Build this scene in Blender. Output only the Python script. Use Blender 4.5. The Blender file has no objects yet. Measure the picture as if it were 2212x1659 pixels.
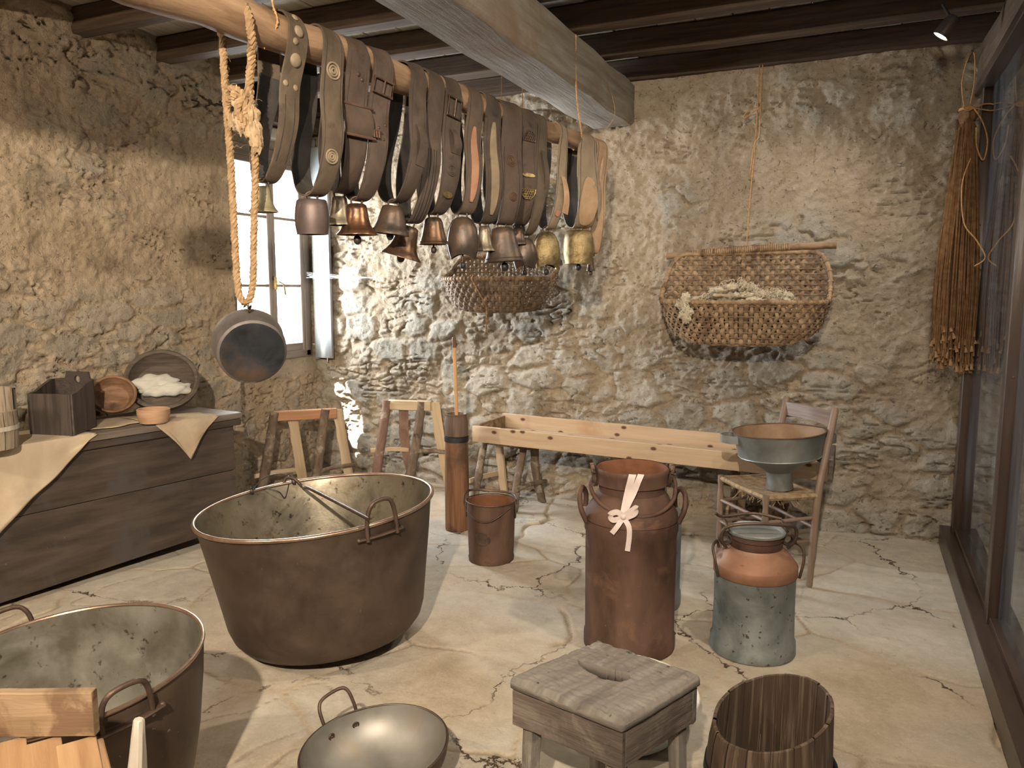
import bpy, bmesh, math, random
import numpy as np
from mathutils import Vector, Matrix
from math import sin, cos, pi, radians as R
random.seed(7)
SC = bpy.context.scene
COL = SC.collection

# ---------------------------------------------------------------- camera
F_PX, EYE, YAW, PITCH = 1660.0, 1.5, R(24.4), R(7.0)
FW = Vector((-sin(YAW)*cos(PITCH), cos(YAW)*cos(PITCH), -sin(PITCH)))
RT = Vector((cos(YAW), sin(YAW), 0))
UP = RT.cross(FW)
CAM = Vector((0, 0, EYE))
cd = bpy.data.cameras.new('camera'); cam = bpy.data.objects.new('camera', cd); COL.objects.link(cam)
cam.matrix_world = Matrix.Translation(CAM) @ Matrix((RT, UP, -FW)).transposed().to_4x4()
cd.sensor_width = 36; cd.lens = F_PX/2212*36; cd.clip_start = .05; cd.clip_end = 200
SC.camera = cam

# measuring helpers: a photo pixel turned into a point on a real plane of the room
def ray(x, y): return FW + RT*((x-1106)/F_PX) - UP*((y-829.5)/F_PX)
def onz(x, y, z=0.): d = ray(x, y); return CAM + d*((z-EYE)/d.z)
def ony(x, y, Y): d = ray(x, y); return CAM + d*(Y/d.y)
def onx(x, y, X): d = ray(x, y); return CAM + d*(X/d.x)
def atd(x, y, depth): return CAM + ray(x, y)*depth
def proj(p):
    v = Vector(p)-CAM; z = v.dot(FW)
    return 1106+F_PX*v.dot(RT)/z, 829.5-F_PX*v.dot(UP)/z, z

# ---------------------------------------------------------------- world, light, exposure
w = bpy.data.worlds.new('daylight'); SC.world = w; w.use_nodes = True
bg = w.node_tree.nodes['Background']
bg.inputs[0].default_value = (.86, .93, 1, 1); bg.inputs[1].default_value = 32.0
SC.view_settings.view_transform = 'Standard'; SC.view_settings.look = 'None'
SC.view_settings.exposure = 1.02; SC.view_settings.gamma = 1; SC.view_settings.use_curve_mapping = False
SC.cycles.use_denoising = True
SC.cycles.sample_clamp_indirect = 6
SC.cycles.max_bounces = 8; SC.cycles.diffuse_bounces = 5; SC.cycles.transparent_max_bounces = 12
def light(name, kind, loc, energy, color, target=None, **kw):
    l = bpy.data.lights.new(name, kind); l.energy = energy; l.color = color
    for k, v in kw.items(): setattr(l, k, v)
    o = bpy.data.objects.new(name, l); COL.objects.link(o); o.location = loc
    if target is not None:
        o.rotation_euler = (Vector(target)-Vector(loc)).to_track_quat('-Z', 'Y').to_euler()
    return o
WARM = (1.0, .84, .64)
NEUT = (1.0, .92, .82)
# daylight gathers through the window opening (portal) and a sun outside it
po = light('window_daylight', 'AREA', (-4.35, 4.66, 1.77), 1, (1, 1, 1), (0, 4.66, 1.77), shape='RECTANGLE', size=.9, size_y=1.65)
po.data.cycles.is_portal = True
light('sun', 'SUN', (-7, 3, 6), 42, (1, .96, .9), Vector((-7, 3, 6))+Vector((.36, .30, -.80)), angle=R(.6))
# ceiling spots of the room and one added fill spot: (position, aim, watts, blend, cone)
SPOTS = [((.28, 4.42, 2.72), (-1.2, 4.55, 0.6), 25, .8, 120, NEUT),
         ((.05, -1.1, 2.75), (-4.0, 2.3, 1.6), 600, 1.0, 125, WARM),
         ((.30, .2, 2.75), (-1.0, 4.4, .4), 38, .9, 115, NEUT),
         ((-2.9, -.3, 2.75), (-1.3, 3.2, 0), 88, .9, 110, WARM),
         ((-2.75, .2, 2.6), (-4.0, 3.0, 2.6), 75, 1.0, 120, WARM),  # added fill spot, brightens the upper left wall
         ((.25, 2.3, 2.75), (-1.2, 3.3, 0), 50, .9, 130, WARM)]
# ---------------------------------------------------------------- mesh builder
class MB:
    def __init__(s): s.v, s.f, s.uv = [], [], []
    def sweep(s, cs, secs, frames, closed=False, caps=True, u0=None):
        """cs centres, secs list of 2D sections, frames list of (side, up) vectors"""
        n = len(secs[0]); b = len(s.v); u = random.uniform(0, 20) if u0 is None else u0; us = []
        vo = random.uniform(0, 20)
        for i, c in enumerate(cs):
            if i: u += (Vector(c)-Vector(cs[i-1])).length
            us.append(u)
            a, d = frames[i]
            for q in secs[i]: s.v.append(Vector(c)+a*q[0]+d*q[1])
        per = [0.]
        for k in range(n):
            p, q = secs[len(secs)//2][k], secs[len(secs)//2][(k+1) % n]
            per.append(per[-1]+math.hypot(p[0]-q[0], p[1]-q[1]))
        m = len(cs)
        for i in range(m if closed else m-1):
            j = (i+1) % m; uj = us[j] if j else us[i]+(Vector(cs[0])-Vector(cs[i])).length
            for k in range(n):
                l = (k+1) % n
                s.f.append((b+i*n+k, b+i*n+l, b+j*n+l, b+j*n+k))
                s.uv.append(((us[i], vo+per[k]), (us[i], vo+per[k+1]), (uj, vo+per[k+1]), (uj, vo+per[k])))
        if caps and not closed:
            for i, o in ((0, -1), (m-1, 1)):
                ids = [b+i*n+k for k in range(n)]
                uvs = [(us[i]+secs[i][k][0]*.3, vo+secs[i][k][1]) for k in range(n)]
                if o < 0: ids.reverse(); uvs.reverse()
                s.f.append(tuple(ids)); s.uv.append(tuple(uvs))
        return s
    def tube(s, pts, r, n=8, closed=False, caps=True, flat=1.0, up=None):
        pts = [Vector(p) for p in pts]; m = len(pts)
        rs = r if isinstance(r, (list, tuple)) else [r]*m
        fr = []; ref = None
        for i in range(m):
            a = pts[(i-1) % m] if (closed or i) else pts[i]
            c = pts[(i+1) % m] if (closed or i < m-1) else pts[i]
            t = (c-a); t = t.normalized() if t.length > 1e-9 else Vector((0, 0, 1))
            if up is not None:
                side = Vector(up).cross(t)
                if side.length < 1e-4: side = Vector((1, 0, 0))
                side.normalize(); u2 = t.cross(side)
            else:
                if ref is None:
                    ref = Vector((0, 0, 1)) if abs(t.z) < .9 else Vector((1, 0, 0))
                side = ref.cross(t).normalized(); u2 = t.cross(side); ref = u2
            fr.append((side, u2))
        secs = [[(q*cos(2*pi*k/n), q*flat*sin(2*pi*k/n)) for k in range(n)] for q in rs]
        return s.sweep(pts, secs, fr, closed, caps)
    def plank(s, a, b, w, h, up=(0, 0, 1), segs=6, r=None, jit=0., w2=None, h2=None, bow=0.):
        """bar from a to b; w across, h along up"""
        a, b = Vector(a), Vector(b); t = (b-a).normalized(); up = Vector(up)
        side = t.cross(up)
        if side.length < 1e-4: side = t.cross(Vector((0, 1, 0)))
        side.normalize(); u2 = side.cross(t).normalized()
        w2 = w if w2 is None else w2; h2 = h if h2 is None else h2
        r = min(w, h)*.12 if r is None else r
        r = min(r, min(w, h, w2, h2)*.45)
        segs = max(segs, 1); L = (b-a).length; cs, secs = [], []
        ts = [0]+[i/segs for i in range(0, segs+1)]+[1]
        ins = [r]+[0]*(segs+1)+[r]
        e = min(r*.5/L, .02) if L else 0
        for i, q in enumerate(ts):
            if i == 1: q = e
            if i == len(ts)-2: q = 1-e
            W, Hh = w+(w2-w)*q-2*ins[i]*.35, h+(h2-h)*q-2*ins[i]*.35
            jj = lambda: random.uniform(-jit, jit)
            dx, dy = jj(), jj()+bow*sin(pi*q)
            X, Y = W/2, Hh/2
            sec = [(-X+r, -Y), (0, -Y+jj()*.5), (X-r, -Y), (X, -Y+r), (X+jj()*.5, 0), (X, Y-r), (X-r, Y), (0, Y+jj()*.5), (-X+r, Y), (-X, Y-r), (-X+jj()*.5, 0), (-X, -Y+r)]
            if jit: sec = [(p[0]+jj()*.4, p[1]+jj()*.4) for p in sec]
            cs.append(a+(b-a)*q+side*dx+u2*dy); secs.append(sec)
        return s.sweep(cs, secs, [(side, u2)]*len(cs))
    def lathe(s, prof, c=(0, 0, 0), n=48, M=None, wob=0., sx=1., sy=1., close=True, ang=(0, 2*pi), zf=None):
        """profile of (r, z) points round local z, transformed by M then moved to c"""
        b = len(s.v); m = len(prof); c = Vector(c)
        full = abs(ang[1]-ang[0]-2*pi) < 1e-6; nn = n if full else n+1
        ph = (c.x*7.3+c.y*13.1) % 6
        for i, (r, z) in enumerate(prof):
            for k in range(nn):
                a = ang[0]+(ang[1]-ang[0])*k/n
                q = r*(1+wob*(sin(2*a+ph+z*3)+.6*sin(3*a+ph*2)+.4*sin(5*a+z*11)))
                p = Vector((q*cos(a)*sx, q*sin(a)*sy, z))
                if zf: p.z = zf(a, z, i)
                if M: p = M @ p
                s.v.append(p+c)
        v = random.uniform(0, 10); vs = [v]
        for i in range(1, m): v += math.hypot(prof[i][0]-prof[i-1][0], prof[i][1]-prof[i-1][1]); vs.append(v)
        rm = max(p[0] for p in prof)
        for i in range(m-1):
            for k in range(n):
                l = (k+1) % nn
                if prof[i][0] < 1e-6 and prof[i+1][0] < 1e-6: continue
                s.f.append((b+i*nn+k, b+i*nn+l, b+(i+1)*nn+l, b+(i+1)*nn+k))
                u1, u2 = 2*pi*rm*k/n, 2*pi*rm*(k+1)/n
                s.uv.append(((vs[i], u1), (vs[i], u2), (vs[i+1], u2), (vs[i+1], u1)))
        return s
    def ball(s, c, r, n=12, sc=(1, 1, 1), M=None):
        prof = [(max(r*sin(pi*i/8), 1e-5), -r*cos(pi*i/8)) for i in range(9)]
        T = Matrix.Diagonal(Vector(sc)).to_4x4()
        return s.lathe(prof, c, n, (M @ T) if M else T)
    def face(s, pts, uvs=None):
        b = len(s.v); s.v += [Vector(p) for p in pts]
        s.f.append(tuple(range(b, b+len(pts)))); s.uv.append(tuple(uvs or [(p[0]+p[2], p[1]+p[2]) for p in pts]))
        return s
    def build(s, name, mat, parent=None, smooth=True, bevel=0., sub=0, angle=40):
        off = Vector((0, 0, 0))
        if parent is not None:
            q = parent
            while q is not None: off += Vector(q.location); q = q.parent
        me = bpy.data.meshes.new(name)
        me.from_pydata([tuple(Vector(p)-off) for p in s.v], [], s.f)
        ul = me.uv_layers.new(name='UVMap')
        flat = [c for f in s.uv for q in f for c in q]
        if len(flat) == 2*len(me.loops): ul.data.foreach_set('uv', flat)
        bm = bmesh.new(); bm.from_mesh(me)
        bmesh.ops.remove_doubles(bm, verts=bm.verts, dist=2e-5)
        bmesh.ops.recalc_face_normals(bm, faces=bm.faces)
        if smooth:
            lim = R(angle)
            for f in bm.faces: f.smooth = True
            for e in bm.edges:
                if len(e.link_faces) == 2 and e.calc_face_angle(0) > lim: e.smooth = False
        bm.to_mesh(me); bm.free()
        me.materials.append(mat)
        o = bpy.data.objects.new(name, me); COL.objects.link(o)
        if parent is not None: o.parent = parent
        if bevel:
            md = o.modifiers.new('bevel', 'BEVEL'); md.width = bevel; md.segments = 2; md.limit_method = 'ANGLE'
        if sub:
            md = o.modifiers.new('sub', 'SUBSURF'); md.levels = sub; md.render_levels = sub
        return o
def centred(o):
    """move a top-level mesh's origin to its base"""
    vs = [v.co for v in o.data.vertices]
    c = Vector(((min(v.x for v in vs)+max(v.x for v in vs))/2, (min(v.y for v in vs)+max(v.y for v in vs))/2, min(v.z for v in vs)))
    o.data.transform(Matrix.Translation(-c)); o.location = c
    return o
def tag(o, label=None, cat=None, group=None, kind=None):
    if label: o['label'] = label
    if cat: o['category'] = cat
    if group: o['group'] = group
    if kind: o['kind'] = kind
    return o
def thing(name, loc, label, cat, group=None):
    o = bpy.data.objects.new(name, None); COL.objects.link(o); o.location = Vector(loc); o.empty_display_size = .05
    return tag(o, label, cat, group)
def smooth_path(pts, n=6, closed=False):
    P = [Vector(p) for p in pts]; m = len(P); out = []
    for i in range(m if closed else m-1):
        g = lambda k: P[k % m] if closed else P[min(max(k, 0), m-1)]
        a, b, c, d = g(i-1), g(i), g(i+1), g(i+2)
        for k in range(n):
            t = k/n
            out.append(.5*((2*b)+(c-a)*t+(2*a-5*b+4*c-d)*t*t+(3*b-a-3*c+d)*t**3))
    if not closed: out.append(P[-1])
    return out
def rot_to(axis):
    return Vector((0, 0, 1)).rotation_difference(Vector(axis).normalized()).to_matrix().to_4x4()

# ---------------------------------------------------------------- materials
def mk(name, c1, c2, scale=6., stretch=(1, 1, 1), rough=.8, metal=0., bump=.3, bscale=None, c3=None, s3=2.5, lo3=.5, hi3=.62,
       coord='Object', lo=.35, hi=.65, detail=6, r2=None, c4=None, s4=30, lo4=.62, hi4=.7, bdist=.01, spec=.35, knots=None, seams=None):
    m = bpy.data.materials.new(name); m.use_nodes = True; t = m.node_tree; N = t.nodes; L = t.links
    b = N['Principled BSDF']
    tc = N.new('ShaderNodeTexCoord'); mp = N.new('ShaderNodeMapping'); mp.inputs['Scale'].default_value = stretch
    L.new(tc.outputs[coord], mp.inputs[0])
    def noise(sc, src, d=detail, ro=.6, dist=0.):
        n = N.new('ShaderNodeTexNoise'); n.inputs['Scale'].default_value = sc; n.inputs['Detail'].default_value = d
        n.inputs['Roughness'].default_value = ro; n.inputs['Distortion'].default_value = dist
        L.new(src, n.inputs['Vector']); return n.outputs['Fac']
    def ramp(src, a, bb):
        r = N.new('ShaderNodeMapRange'); r.inputs[1].default_value = a; r.inputs[2].default_value = bb
        L.new(src, r.inputs[0]); return r.outputs[0]
    def mix(f, a, bb):
        x = N.new('ShaderNodeMix'); x.data_type = 'RGBA'
        L.new(f, x.inputs[0])
        for s, i in ((a, 6), (bb, 7)):
            if isinstance(s, tuple): x.inputs[i].default_value = (*s, 1)
            else: L.new(s, x.inputs[i])
        return x.outputs[2]
    n1 = noise(scale, mp.outputs[0], dist=.4)
    f1 = ramp(n1, lo, hi)
    col = mix(f1, c1, c2)
    if c3: col = mix(ramp(noise(s3, tc.outputs[coord], 5, .65, .5), lo3, hi3), col, c3)
    if c4: col = mix(ramp(noise(s4, tc.outputs[coord], 3), lo4, hi4), col, c4)
    if knots:
        vo = N.new('ShaderNodeTexVoronoi'); vo.voronoi_dimensions = '2D'; vo.inputs['Scale'].default_value = knots[0]
        mm = N.new('ShaderNodeMapping'); mm.inputs['Scale'].default_value = (.7, 1.15, 1); L.new(tc.outputs[coord], mm.inputs[0]); L.new(mm.outputs[0], vo.inputs['Vector'])
        col = mix(ramp(vo.outputs['Distance'], knots[1], knots[1]*.5), col, knots[2])
    L.new(col, b.inputs['Base Color'])
    b.inputs['Metallic'].default_value = metal; b.inputs['Specular IOR Level'].default_value = spec
    if r2 is None: b.inputs['Roughness'].default_value = rough
    else:
        rr = N.new('ShaderNodeMapRange'); rr.inputs[3].default_value = rough; rr.inputs[4].default_value = r2
        L.new(n1, rr.inputs[0]); rr.inputs[1].default_value = lo; rr.inputs[2].default_value = hi
        L.new(rr.outputs[0], b.inputs['Roughness'])
    if bump:
        n2 = noise(bscale or scale*3, mp.outputs[0], 8, .65)
        bp = N.new('ShaderNodeBump'); bp.inputs['Strength'].default_value = bump; bp.inputs['Distance'].default_value = bdist
        L.new(n2, bp.inputs['Height']); L.new(bp.outputs[0], b.inputs['Normal'])
    return m
def wood(name, c1, c2, rough=.75, bump=.35, grain=26, **kw):
    return mk(name, c1, c2, scale=1., stretch=(2.2, grain*2.4, 1), rough=rough, bump=bump, bscale=2.2, coord='UV', **kw)
M = {}
M['old_beam'] = wood('old_beam', (0.064, 0.039, 0.022), (0.150, 0.098, 0.060), grain=14, bump=.6, c3=(0.098, 0.075, 0.056), lo=.3, hi=.7)
M['joist'] = wood('joist', (.045, .028, .018), (.10, .066, .042), grain=14, bump=.5)
M['boards'] = wood('ceiling_board', (0.350, 0.322, 0.266), (0.504, 0.476, 0.406), grain=8, bump=.4, c3=(0.224, 0.182, 0.140), lo3=.55, hi3=.75)
M['beam_grey'] = wood('beam_grey', (0.200, 0.172, 0.144), (0.326, 0.299, 0.256), grain=10, bump=.6, c3=(0.210, 0.144, 0.094), lo3=.48, hi3=.68)
M['chest'] = wood('chest_wood', (.038, .028, .022), (.078, .058, .046), grain=7, bump=.3, c3=(.062, .052, .048), rough=.5, c4=(.15, .12, .10), s4=60, lo4=.7, hi4=.76)
M['chest_top'] = wood('chest_lid_wood', (.10, .08, .065), (.19, .155, .125), grain=10, bump=.4, rough=.6)
M['dark_box'] = wood('blackened_wood', (.035, .027, .024), (.075, .058, .048), grain=10, bump=.4, rough=.6)
M['bowl_wood'] = mk('bowl_wood', (0.144, 0.076, 0.040), (0.240, 0.136, 0.076), scale=5, stretch=(1, 1, 6), rough=.6, c3=(0.080, 0.044, 0.028), s3=4)
M['bowl_dark'] = mk('bowl_dark_wood', (.065, .05, .04), (.13, .10, .08), scale=5, stretch=(1, 1, 6), rough=.65, bump=.5)
M['bowl_pale'] = mk('bowl_pale_wood', (0.357, 0.204, 0.119), (0.468, 0.306, 0.196), scale=5, stretch=(1, 1, 8), rough=.6, c3=(0.306, 0.255, 0.204))
M['pine'] = wood('pine', (0.414, 0.294, 0.190), (0.540, 0.414, 0.294), grain=12, bump=.15, rough=.6, c3=(0.378, 0.221, 0.114), s3=1.5, lo3=.6, hi3=.8, knots=(6.5, .11, (0.099, 0.046, 0.024)), lo=.25, hi=.8)
M['fresh_pine'] = wood('fresh_pine', (0.425, 0.315, 0.200), (0.527, 0.408, 0.281), grain=12, bump=.1, rough=.6)
M['red_pine'] = wood('red_pine', (0.336, 0.160, 0.080), (0.400, 0.216, 0.120), grain=12, bump=.1, rough=.6)
M['bark'] = mk('bark', (0.102, 0.072, 0.051), (0.204, 0.153, 0.111), scale=18, stretch=(1, 1, .4), rough=.9, bump=.8, c3=(0.289, 0.246, 0.187), s3=9, lo3=.55, hi3=.65, c4=(0.060, 0.043, 0.030), s4=14)
M['bark_red'] = mk('bark_reddish', (.16, .09, .065), (.26, .165, .13), scale=14, stretch=(1, 1, .5), rough=.7, bump=.4, c3=(.40, .34, .28), s3=10, lo3=.6, hi3=.7)
M['pole'] = wood('pole_wood', (.16, .095, .055), (.36, .24, .15), grain=6, bump=.5, c3=(.14, .08, .045), s3=3, rough=.7)
M['churn'] = wood('churn_wood', (0.111, 0.051, 0.027), (0.204, 0.102, 0.051), grain=16, bump=.3, c3=(0.076, 0.043, 0.025), rough=.55)
M['churn_dark'] = wood('churn_neck', (.075, .05, .035), (.15, .10, .07), grain=10, bump=.4, rough=.6)
M['tub_wood'] = wood('tub_wood', (.24, .185, .13), (.38, .31, .235), grain=9, bump=.5, c3=(.17, .13, .09), s3=8)
M['stick'] = wood('stick', (.42, .24, .12), (.55, .34, .18), grain=16, bump=.2)
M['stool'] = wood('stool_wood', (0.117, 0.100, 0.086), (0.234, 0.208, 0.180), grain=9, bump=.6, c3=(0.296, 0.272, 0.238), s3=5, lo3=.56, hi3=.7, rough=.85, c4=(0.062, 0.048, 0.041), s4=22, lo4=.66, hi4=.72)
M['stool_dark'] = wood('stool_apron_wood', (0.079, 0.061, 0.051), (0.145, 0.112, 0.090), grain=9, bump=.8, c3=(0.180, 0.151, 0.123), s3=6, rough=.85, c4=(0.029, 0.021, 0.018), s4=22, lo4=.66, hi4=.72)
M['stave'] = wood('stave_wood', (0.050, 0.031, 0.021), (0.144, 0.090, 0.060), grain=18, bump=.6, rough=.8, c3=(0.207, 0.153, 0.108))
M['chair'] = wood('chair_wood', (.16, .11, .08), (.25, .18, .14), grain=12, bump=.2, rough=.45)
M['trough'] = wood('trough_wood', (0.217, 0.145, 0.083), (0.318, 0.224, 0.138), grain=8, bump=.3, c3=(0.145, 0.087, 0.051), s3=7, lo3=.46, hi3=.56)
M['trough_orange'] = wood('trough_floor_wood', (0.245, 0.136, 0.065), (0.354, 0.224, 0.119), grain=9, bump=.3)
M['grey_wood'] = wood('grey_wood', (.34, .30, .25), (.48, .43, .37), grain=9, bump=.4)
M['window'] = wood('window_paint', (.20, .165, .14), (.26, .22, .19), grain=8, bump=.15, rough=.5)
M['shutter'] = wood('shutter_paint', (0.227, 0.247, 0.247), (0.280, 0.297, 0.297), grain=8, bump=.1, rough=.5)
M['plaster'] = mk('reveal_plaster', (.50, .47, .41), (.62, .59, .53), scale=9, bump=.4)
M['frame_brown'] = wood('partition_frame', (0.051, 0.033, 0.025), (0.078, 0.053, 0.041), grain=8, bump=.15, rough=.35, spec=.5)
M['rust'] = mk('rusted_steel', (0.068, 0.037, 0.027), (0.144, 0.082, 0.058), scale=4.5, stretch=(1.6, 1.6, .7), rough=.62, metal=.35, bump=.3, c3=(0.216, 0.121, 0.072), s3=6, lo3=.58, hi3=.75, c4=(0.238, 0.164, 0.128), s4=45, lo4=.7, hi4=.76, r2=.8)
M['rust_in'] = mk('rust_inside', (0.116, 0.045, 0.021), (0.188, 0.079, 0.037), scale=9, rough=.9, bump=.3)
M['rust_orange'] = mk('rust_orange', (0.230, 0.106, 0.060), (0.331, 0.184, 0.124), scale=5, rough=.6, metal=.3, bump=.2, c3=(0.276, 0.202, 0.156), s3=5, lo3=.55, hi3=.7, c4=(0.138, 0.064, 0.037), s4=14)
M['galv'] = mk('galvanised', (.13, .15, .148), (.27, .30, .29), scale=6, rough=.42, r2=.65, metal=.45, bump=.2, c3=(.15, .13, .10), s3=4, lo3=.58, hi3=.75, c4=(.07, .055, .045), s4=40, lo4=.64, hi4=.7)
M['galv_clean'] = mk('galvanised_clean', (.19, .205, .20), (.32, .34, .33), scale=5, rough=.4, r2=.55, metal=.5, bump=.15, c3=(.16, .14, .11), s3=4, lo3=.56, hi3=.8)
M['tin_in'] = mk('rusty_tin_inside', (.20, .12, .07), (.30, .20, .13), scale=6, rough=.7, metal=.3, bump=.15)
M['copper'] = mk('sooted_copper', (0.072, 0.049, 0.037), (0.119, 0.085, 0.065), scale=5, rough=.42, r2=.62, metal=.55, bump=.18, c3=(0.056, 0.040, 0.031), s3=7, lo3=.48, hi3=.85, c4=(0.217, 0.180, 0.151), s4=55, lo4=.7, hi4=.76)
M['copper_in'] = mk('tinned_copper_inside', (.17, .15, .115), (.31, .28, .22), scale=5, rough=.3, r2=.5, metal=.75, bump=.2, c3=(.13, .10, .065), s3=5, lo3=.5, hi3=.68, c4=(.06, .05, .04), s4=26)
M['dull_in'] = mk('dull_metal_inside', (.12, .105, .08), (.25, .24, .205), scale=5, rough=.4, r2=.6, metal=.5, bump=.15, c3=(.10, .08, .055), s3=2.2, lo3=.48, hi3=.7, c4=(.06, .05, .04), s4=34)
M['copper_rim'] = mk('copper_rim', (.32, .20, .14), (.48, .36, .28), scale=10, rough=.3, metal=.85, bump=.1)
M['iron'] = mk('wrought_iron', (0.064, 0.043, 0.032), (0.128, 0.085, 0.064), scale=14, rough=.5, metal=.6, bump=.25)
M['iron_dark'] = mk('black_iron', (.02, .022, .026), (.05, .052, .058), scale=8, rough=.45, metal=.5, bump=.25, c3=(.09, .06, .045))
M['pot_side'] = mk('pot_side', (.09, .08, .075), (.17, .15, .14), scale=8, rough=.5, metal=.5, bump=.3, c3=(.42, .38, .33), s3=5, lo3=.58, hi3=.68)
M['pan'] = mk('pan_steel', (.19, .18, .16), (.31, .295, .27), scale=4, rough=.42, r2=.55, metal=.55, bump=.08, c3=(.28, .19, .10), s3=2.5, lo3=.5, hi3=.7)
M['enamel'] = mk('enamel', (0.594, 0.576, 0.486), (0.666, 0.648, 0.558), scale=8, rough=.3, bump=.02, c3=(0.405, 0.342, 0.234), s3=8, lo3=.68, hi3=.72)
M['enamel_blue'] = mk('enamel_blue', (.42, .50, .52), (.52, .60, .62), scale=8, rough=.35, bump=.02)
M['cloth'] = mk('hessian_cloth', (.40, .32, .23), (.50, .41, .305), scale=5, rough=.95, bump=.25, bscale=260, bdist=.003, c3=(.40, .29, .19), s3=2.2, lo3=.55, hi3=.75, spec=.1)
M['white_cloth'] = mk('white_cloth', (0.465, 0.450, 0.405), (0.525, 0.510, 0.465), scale=5, rough=.95, bump=.2, bscale=200, bdist=.003, spec=.1)
M['ribbon'] = mk('ribbon', (.52, .43, .41), (.62, .53, .50), scale=12, rough=.5, bump=.05)
M['rope'] = mk('hemp_rope', (0.245, 0.155, 0.083), (0.346, 0.238, 0.137), scale=60, rough=.95, bump=.7, bscale=160, bdist=.004, spec=.1)
M['rope_fluff'] = mk('rope_fluff', (0.315, 0.217, 0.128), (0.420, 0.315, 0.203), scale=40, rough=1., bump=.9, bscale=90, bdist=.006, spec=.05)
M['twine'] = mk('twine', (.38, .20, .08), (.52, .31, .14), scale=60, rough=.95, bump=.4, spec=.1)
M['cord'] = mk('cord', (0.124, 0.062, 0.028), (0.211, 0.118, 0.056), scale=30, rough=.9, bump=.4, spec=.1)
M['cord_end'] = mk('cord_end', (0.238, 0.140, 0.070), (0.322, 0.203, 0.112), scale=40, rough=.95, bump=.5, spec=.1)
M['wicker'] = mk('wicker', (.22, .14, .08), (.40, .28, .17), scale=22, rough=.6, bump=.4, c3=(.14, .085, .05), s3=9)
M['wicker_dark'] = mk('wicker_dark', (.14, .095, .06), (.27, .195, .13), scale=22, rough=.65, bump=.4)
M['wool'] = mk('wool', (.60, .50, .36), (.80, .72, .56), scale=18, rough=1., bump=1., bscale=60, bdist=.02, spec=.05, c3=(.44, .34, .22), s3=10, lo3=.6, hi3=.8)
M['rush'] = mk('rush', (.22, .15, .085), (.42, .31, .19), scale=30, rough=.8, bump=.6)
LEA = [((.075, .058, .047), (.135, .105, .085)), ((.11, .085, .06), (.19, .15, .105)), ((.10, .075, .058), (.165, .125, .098)),
       ((.085, .062, .05), (.15, .11, .088)), ((.055, .046, .042), (.10, .082, .074)), ((.17, .13, .085), (.27, .21, .145)), ((.26, .165, .095), (.38, .26, .155))]
for i, (a, b) in enumerate(LEA):
    if i < 5: a, b = [tuple(q*f for q, f in zip(x, (.60, .57, .56))) for x in (a, b)]
    M['lea%d' % i] = mk('leather_%s' % 'abcdefg'[i], a, b, scale=9, rough=.55, r2=.75, bump=.35, bscale=30, c3=tuple(x*.55 for x in a), s3=12, lo3=.6, hi3=.72)
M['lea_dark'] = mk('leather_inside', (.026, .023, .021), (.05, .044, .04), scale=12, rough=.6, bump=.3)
M['tan'] = mk('tan_leather', (.30, .19, .11), (.42, .28, .18), scale=14, rough=.7, bump=.2)
M['tan_red'] = mk('red_tan_leather', (0.253, 0.126, 0.077), (0.337, 0.191, 0.122), scale=14, rough=.7, bump=.2)
M['brass'] = mk('brass', (.40, .29, .12), (.58, .45, .22), scale=16, rough=.38, metal=.85, bump=.25, c3=(.18, .12, .06), s3=14)
M['bell_gold'] = mk('bell_gilt', (0.208, 0.156, 0.075), (0.352, 0.273, 0.143), scale=30, rough=.35, r2=.5, metal=.85, bump=.4, c3=(0.136, 0.094, 0.053), s3=11, lo3=.52, hi3=.66)
M['bell_bronze'] = mk('bell_bronze', (0.098, 0.059, 0.038), (0.175, 0.105, 0.063), scale=8, rough=.34, metal=.75, bump=.2, c3=(0.063, 0.052, 0.045), s3=9)
M['bell_copper'] = mk('bell_copper', (0.165, 0.083, 0.045), (0.285, 0.150, 0.083), scale=8, rough=.3, metal=.85, bump=.15, c3=(0.098, 0.060, 0.045), s3=7)
M['bell_iron'] = mk('bell_iron', (0.059, 0.045, 0.038), (0.105, 0.084, 0.070), scale=8, rough=.42, metal=.6, bump=.2, c3=(0.140, 0.091, 0.063), s3=7)
M['bell_red'] = mk('bell_reddish', (0.088, 0.063, 0.059), (0.125, 0.095, 0.087), scale=7, rough=.5, metal=.5, bump=.15)
M['bell_pale'] = mk('bell_pale', (0.176, 0.152, 0.112), (0.288, 0.248, 0.184), scale=9, rough=.38, metal=.7, bump=.2, c3=(0.120, 0.088, 0.064), s3=10)
M['bell_green'] = mk('bell_greenish', (.17, .15, .095), (.26, .23, .15), scale=9, rough=.5, metal=.5, bump=.25)
M['web'] = mk('cobweb_thread', (.75, .78, .8), (.85, .88, .9), rough=.6, bump=0)
def emis(name, col, s):
    m = bpy.data.materials.new(name); m.use_nodes = True; n = m.node_tree.nodes; b = n['Principled BSDF']
    b.inputs['Base Color'].default_value = (*col, 1); b.inputs['Emission Color'].default_value = (*col, 1); b.inputs['Emission Strength'].default_value = s
    return m
M['bulb'] = emis('lamp_glow', (1, .86, .62), 40)
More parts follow.
